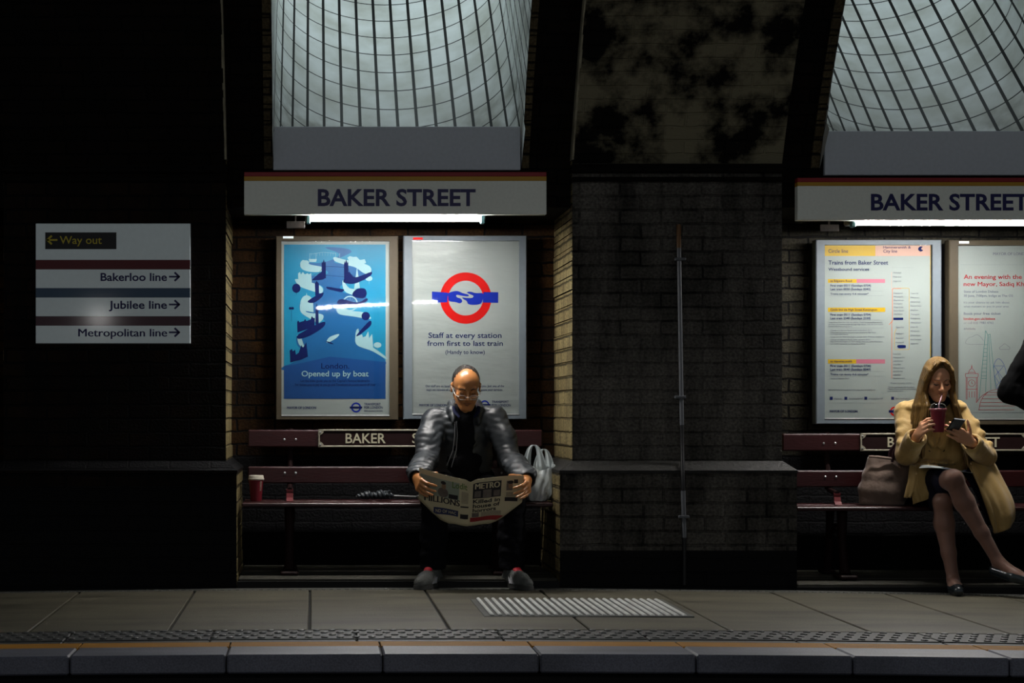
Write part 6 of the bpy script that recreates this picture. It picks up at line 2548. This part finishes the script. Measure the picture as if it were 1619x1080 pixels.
root = thing('paper_sheet', (3.40, -.58, .655), 'white folded sheet of paper lying across her lap', 'paper')
m = MB()
m.grid(lambda s, t: P(1456 + 84 * s, 735 + 13 * s ** 1.3, -.46 - .20 * t + .03 * s) + Vector((-.01 * t, 0, .004 * math.sin(5 * s) - .018 * t * (1 - s) + .006 * s * t)), 20, 12, thick=-.0016)
m.build('sheet', M['paper_flat'], root)

# ---------------------------------------------------------------- tote bag
root = thing('tote_bag', (3.23, -.30, .43), 'slouchy taupe tote bag on the bench beside the woman', 'bag')
M['suede'] = mat('taupe_suede', (.135, .092, .070), .85, .18, scale=16, bump=.25, bscale=60, sheen=.3)
Q = Field((3.04, -.46, .40), (3.46, -.14, .76), .0055)
rows = [(3.118, 3.300, .062, .452), (3.122, 3.320, .066, .52), (3.138, 3.350, .054, .60), (3.150, 3.370, .034, .69)]
for i in range(len(rows) - 1):
    a, b = rows[i], rows[i + 1]
    for k in range(7):
        f = k / 6
        xa, xb = a[0] + (a[1] - a[0]) * f, b[0] + (b[1] - b[0]) * f
        e = 1 - .35 * abs(f - .5) * 2
        Q.cone((xa, -.285, a[3] - .018 * f), (xb, -.285, b[3] - .026 * f), a[2] * e * .8, b[2] * e * .8, .03)
Q.wrinkle(folds(41, .006, 20, (1, 1, .6)), .03)
Q.half((3.2, -.3, .4315), (0, 0, -1))
Q.half((3.2, -.3, .708), (.155, 0, 1))
tb = Q.build('bag_body', M['suede'], root)
m = MB()
m.ring_tube([(3.125, -.325, .705), (3.18, -.335, .700), (3.25, -.335, .692), (3.32, -.332, .682), (3.37, -.320, .674)], .007, 8)
m.build('top_seam', M['suede'], tb)
M['strap'] = mat('plum_leather_strap', (.035, .012, .020), .4, .2)
for yy in (-.33, -.27):
    m = MB()
    m.ring_tube([(3.255, yy, .675), (3.258, yy - .02, .735), (3.285, yy - .05, .785), (3.325, yy - .03, .768), (3.345, yy, .66)], .0085, 10)
    m.build('handle', M['strap'], root)

# ================================================================ THE FIGURE AT THE EDGE OF THE PHOTO
dz = fz(4.1)
oth = thing('person', (4.12, -.72, dz), 'standing person in black, only a bent elbow showing at the photo edge', 'person')
oHead = (4.13, -.76, 1.60)
oSL, oSR = (3.945, -.715, 1.375), (4.315, -.715, 1.375)
oEL, oER = (3.784, -.690, 1.070), (4.39, -.690, 1.07)
oWL, oWR = (3.955, -.815, .955), (4.36, -.82, .88)
oHL, oHR = (4.045, -.72, .90), (4.215, -.72, .90)
oKL, oKR = (4.04, -.74, .48), (4.22, -.74, .48)
oAL, oAR = (4.03, -.71, .07), (4.24, -.71, .07)
B = Field((3.66, -1.06, -.09), (4.56, -.5, 1.76), .006)
B.chain([(4.13, -.72, .95), (4.13, -.715, 1.10), (4.13, -.72, 1.30)], [.120, .112, .125], .05, fl=((0, 1, 0), .8))
B.cone(oSL, oSR, .048, .048, .05)
B.chain([(4.13, -.72, 1.40), (4.13, -.735, 1.52)], [.058, .052], .03)
for sh_, el_, wr_ in ((oSL, oEL, oWL), (oSR, oER, oWR)):
    B.chain([sh_, el_, wr_], [.046, .038, .026], .03)
for hp, kn, an in ((oHL, oKL, oAL), (oHR, oKR, oAR)):
    B.chain([hp, kn], [.085, .056], .03)
    B.chain([kn, (kn[0], kn[1] + .02, .34), an], [.052, .054, .034], .03)
    B.cone(an, (an[0], an[1] - .14, .0), .032, .024, .02)
TO, RO = head(B, oHead, .5, .1, 1.0)
hand(B, oWL, (.85, -.1, -.45), (.1, .9, .1), (.3, -.2, .9), [(.4, .4, .3)] * 4, 1.0)
hand(B, oWR, (.0, -.2, -1), (-.9, .2, 0), (0, -1, .1), [(.4, .4, .3)] * 4, 1.0)
obody = B.build('body', M['skin_man'], oth)
H = Field((3.98, -.95, 1.45), (4.30, -.6, 1.76), .006)
H.ell(TO(0, -.02, .034), (.079, .098, .088), RO, .01)
H.ell(TO(0, .095, -.03), (.075, .075, .085), RO, .01, 'sub')
H.build('hair', M['hair_black'], obody)
J = Field((3.66, -1.0, .76), (4.58, -.5, 1.52), .007)
J.chain([(4.13, -.72, .84), (4.13, -.715, 1.08), (4.13, -.72, 1.30)], [.155, .145, .155], .05, fl=((0, 1, 0), .8))
J.cone((3.965, -.715, 1.375), (4.295, -.715, 1.375), .062, .062, .05)
for sh_, el_, wr_ in ((oSL, oEL, oWL), (oSR, oER, oWR)):
    J.chain([sh_, el_, tuple(el_[i] + (wr_[i] - el_[i]) * .95 for i in range(3))], [.072, .068, .056], .03)
J.wrinkle(folds(51, .005, 24), .03)
J.cone((4.13, -.75, 1.50), (4.13, -.76, 1.42), .062, .06, .01, 'sub')
J.build('jacket', mat('jet_black_coat', (.0018, .0018, .002), .9, .1, spec=.03), oth)
T_ = Field((3.90, -.9, .02), (4.40, -.55, 1.0), .008)
T_.cone((4.07, -.72, .90), (4.19, -.72, .90), .125, .125, .05, fl=((0, 1, 0), .85))
for hp, kn, an in ((oHL, oKL, oAL), (oHR, oKR, oAR)):
    T_.chain([hp, kn, an], [.100, .074, .066], .03)
T_.half((4.1, -.7, .045), (0, 0, -1))
T_.build('trousers', M['trousers'], oth)
for an in (oAL, oAR):
    Q = Field((an[0] - .08, an[1] - .28, dz - .02), (an[0] + .08, an[1] + .10, .10), .005)
    Q.chain([(an[0], an[1] + .03, dz + .045), (an[0], an[1] - .07, dz + .045), (an[0], an[1] - .18, dz + .036)], [.042, .044, .036], .02)
    Q.half((an[0], an[1], dz + .002), (0, 0, -1))
    Q.build('shoe', M['pump'], oth)

# ================================================================ LAMPS OF THE OPPOSITE PLATFORM (seen mirrored in the poster glass and the sign)
OPP = emit_mat('opposite_lamp_tube', (1.0, .97, .95), 520.0)


OPP_DIM = emit_mat('opposite_lamp_dim_tube', (1.0, .97, .95), 45.0)


def post_lamp(x0, z0, x1, z1, n, r, label, em=OPP):
    y = -11.2
    root = thing('platform_lamp', ((x0 + x1) / 2, y, -.02), label, 'lamp')
    m = MB()
    xm, zm = (x0 + x1) / 2, (z0 + z1) / 2
    m.ring_tube([(xm, y - .12, -.05), (xm, y - .12, zm + .12)], .035, 12)
    m.lathe([(.09, -.05), (.085, -.03), (.04, -.01)], (xm, y - .12, 0), n=16)
    m.build('post', M['black_cloth'], root)
    m = MB()
    m.box(x0 - .03, x1 + .03, y - .05, y + .03, zm + .035 + max(0, abs(z1 - z0) / 2), zm + .09 + abs(z1 - z0) / 2, .01)
    m.box(xm - .03, xm + .03, y - .13, y - .01, zm + .05, zm + .10)
    m.build('housing', M['lamp_grey'], root)
    for k in range(n):
        a, b = (k + .17) / n, (k + .83) / n
        m = MB()
        m.ring_tube([(x0 + (x1 - x0) * a, y, z0 + (z1 - z0) * a), (x0 + (x1 - x0) * b, y, z0 + (z1 - z0) * b)], r, 10)
        m.build('tube', em, root)


post_lamp(.04, 2.235, 1.54, 2.31, 15, .009, 'row of short bright tubes on a post across the tracks, mirrored in the blue poster')
post_lamp(-2.62, 2.04, -2.36, 2.05, 1, .03, 'short bright tube on a post across the tracks, mirrored in the direction sign', OPP_DIM)
mb = MB()
mb.box(-9, 12, -14, -9.0 - 1.5, -1.1, -.02)
structure(mb.build('floor_opposite', M['slab'], smooth=False))
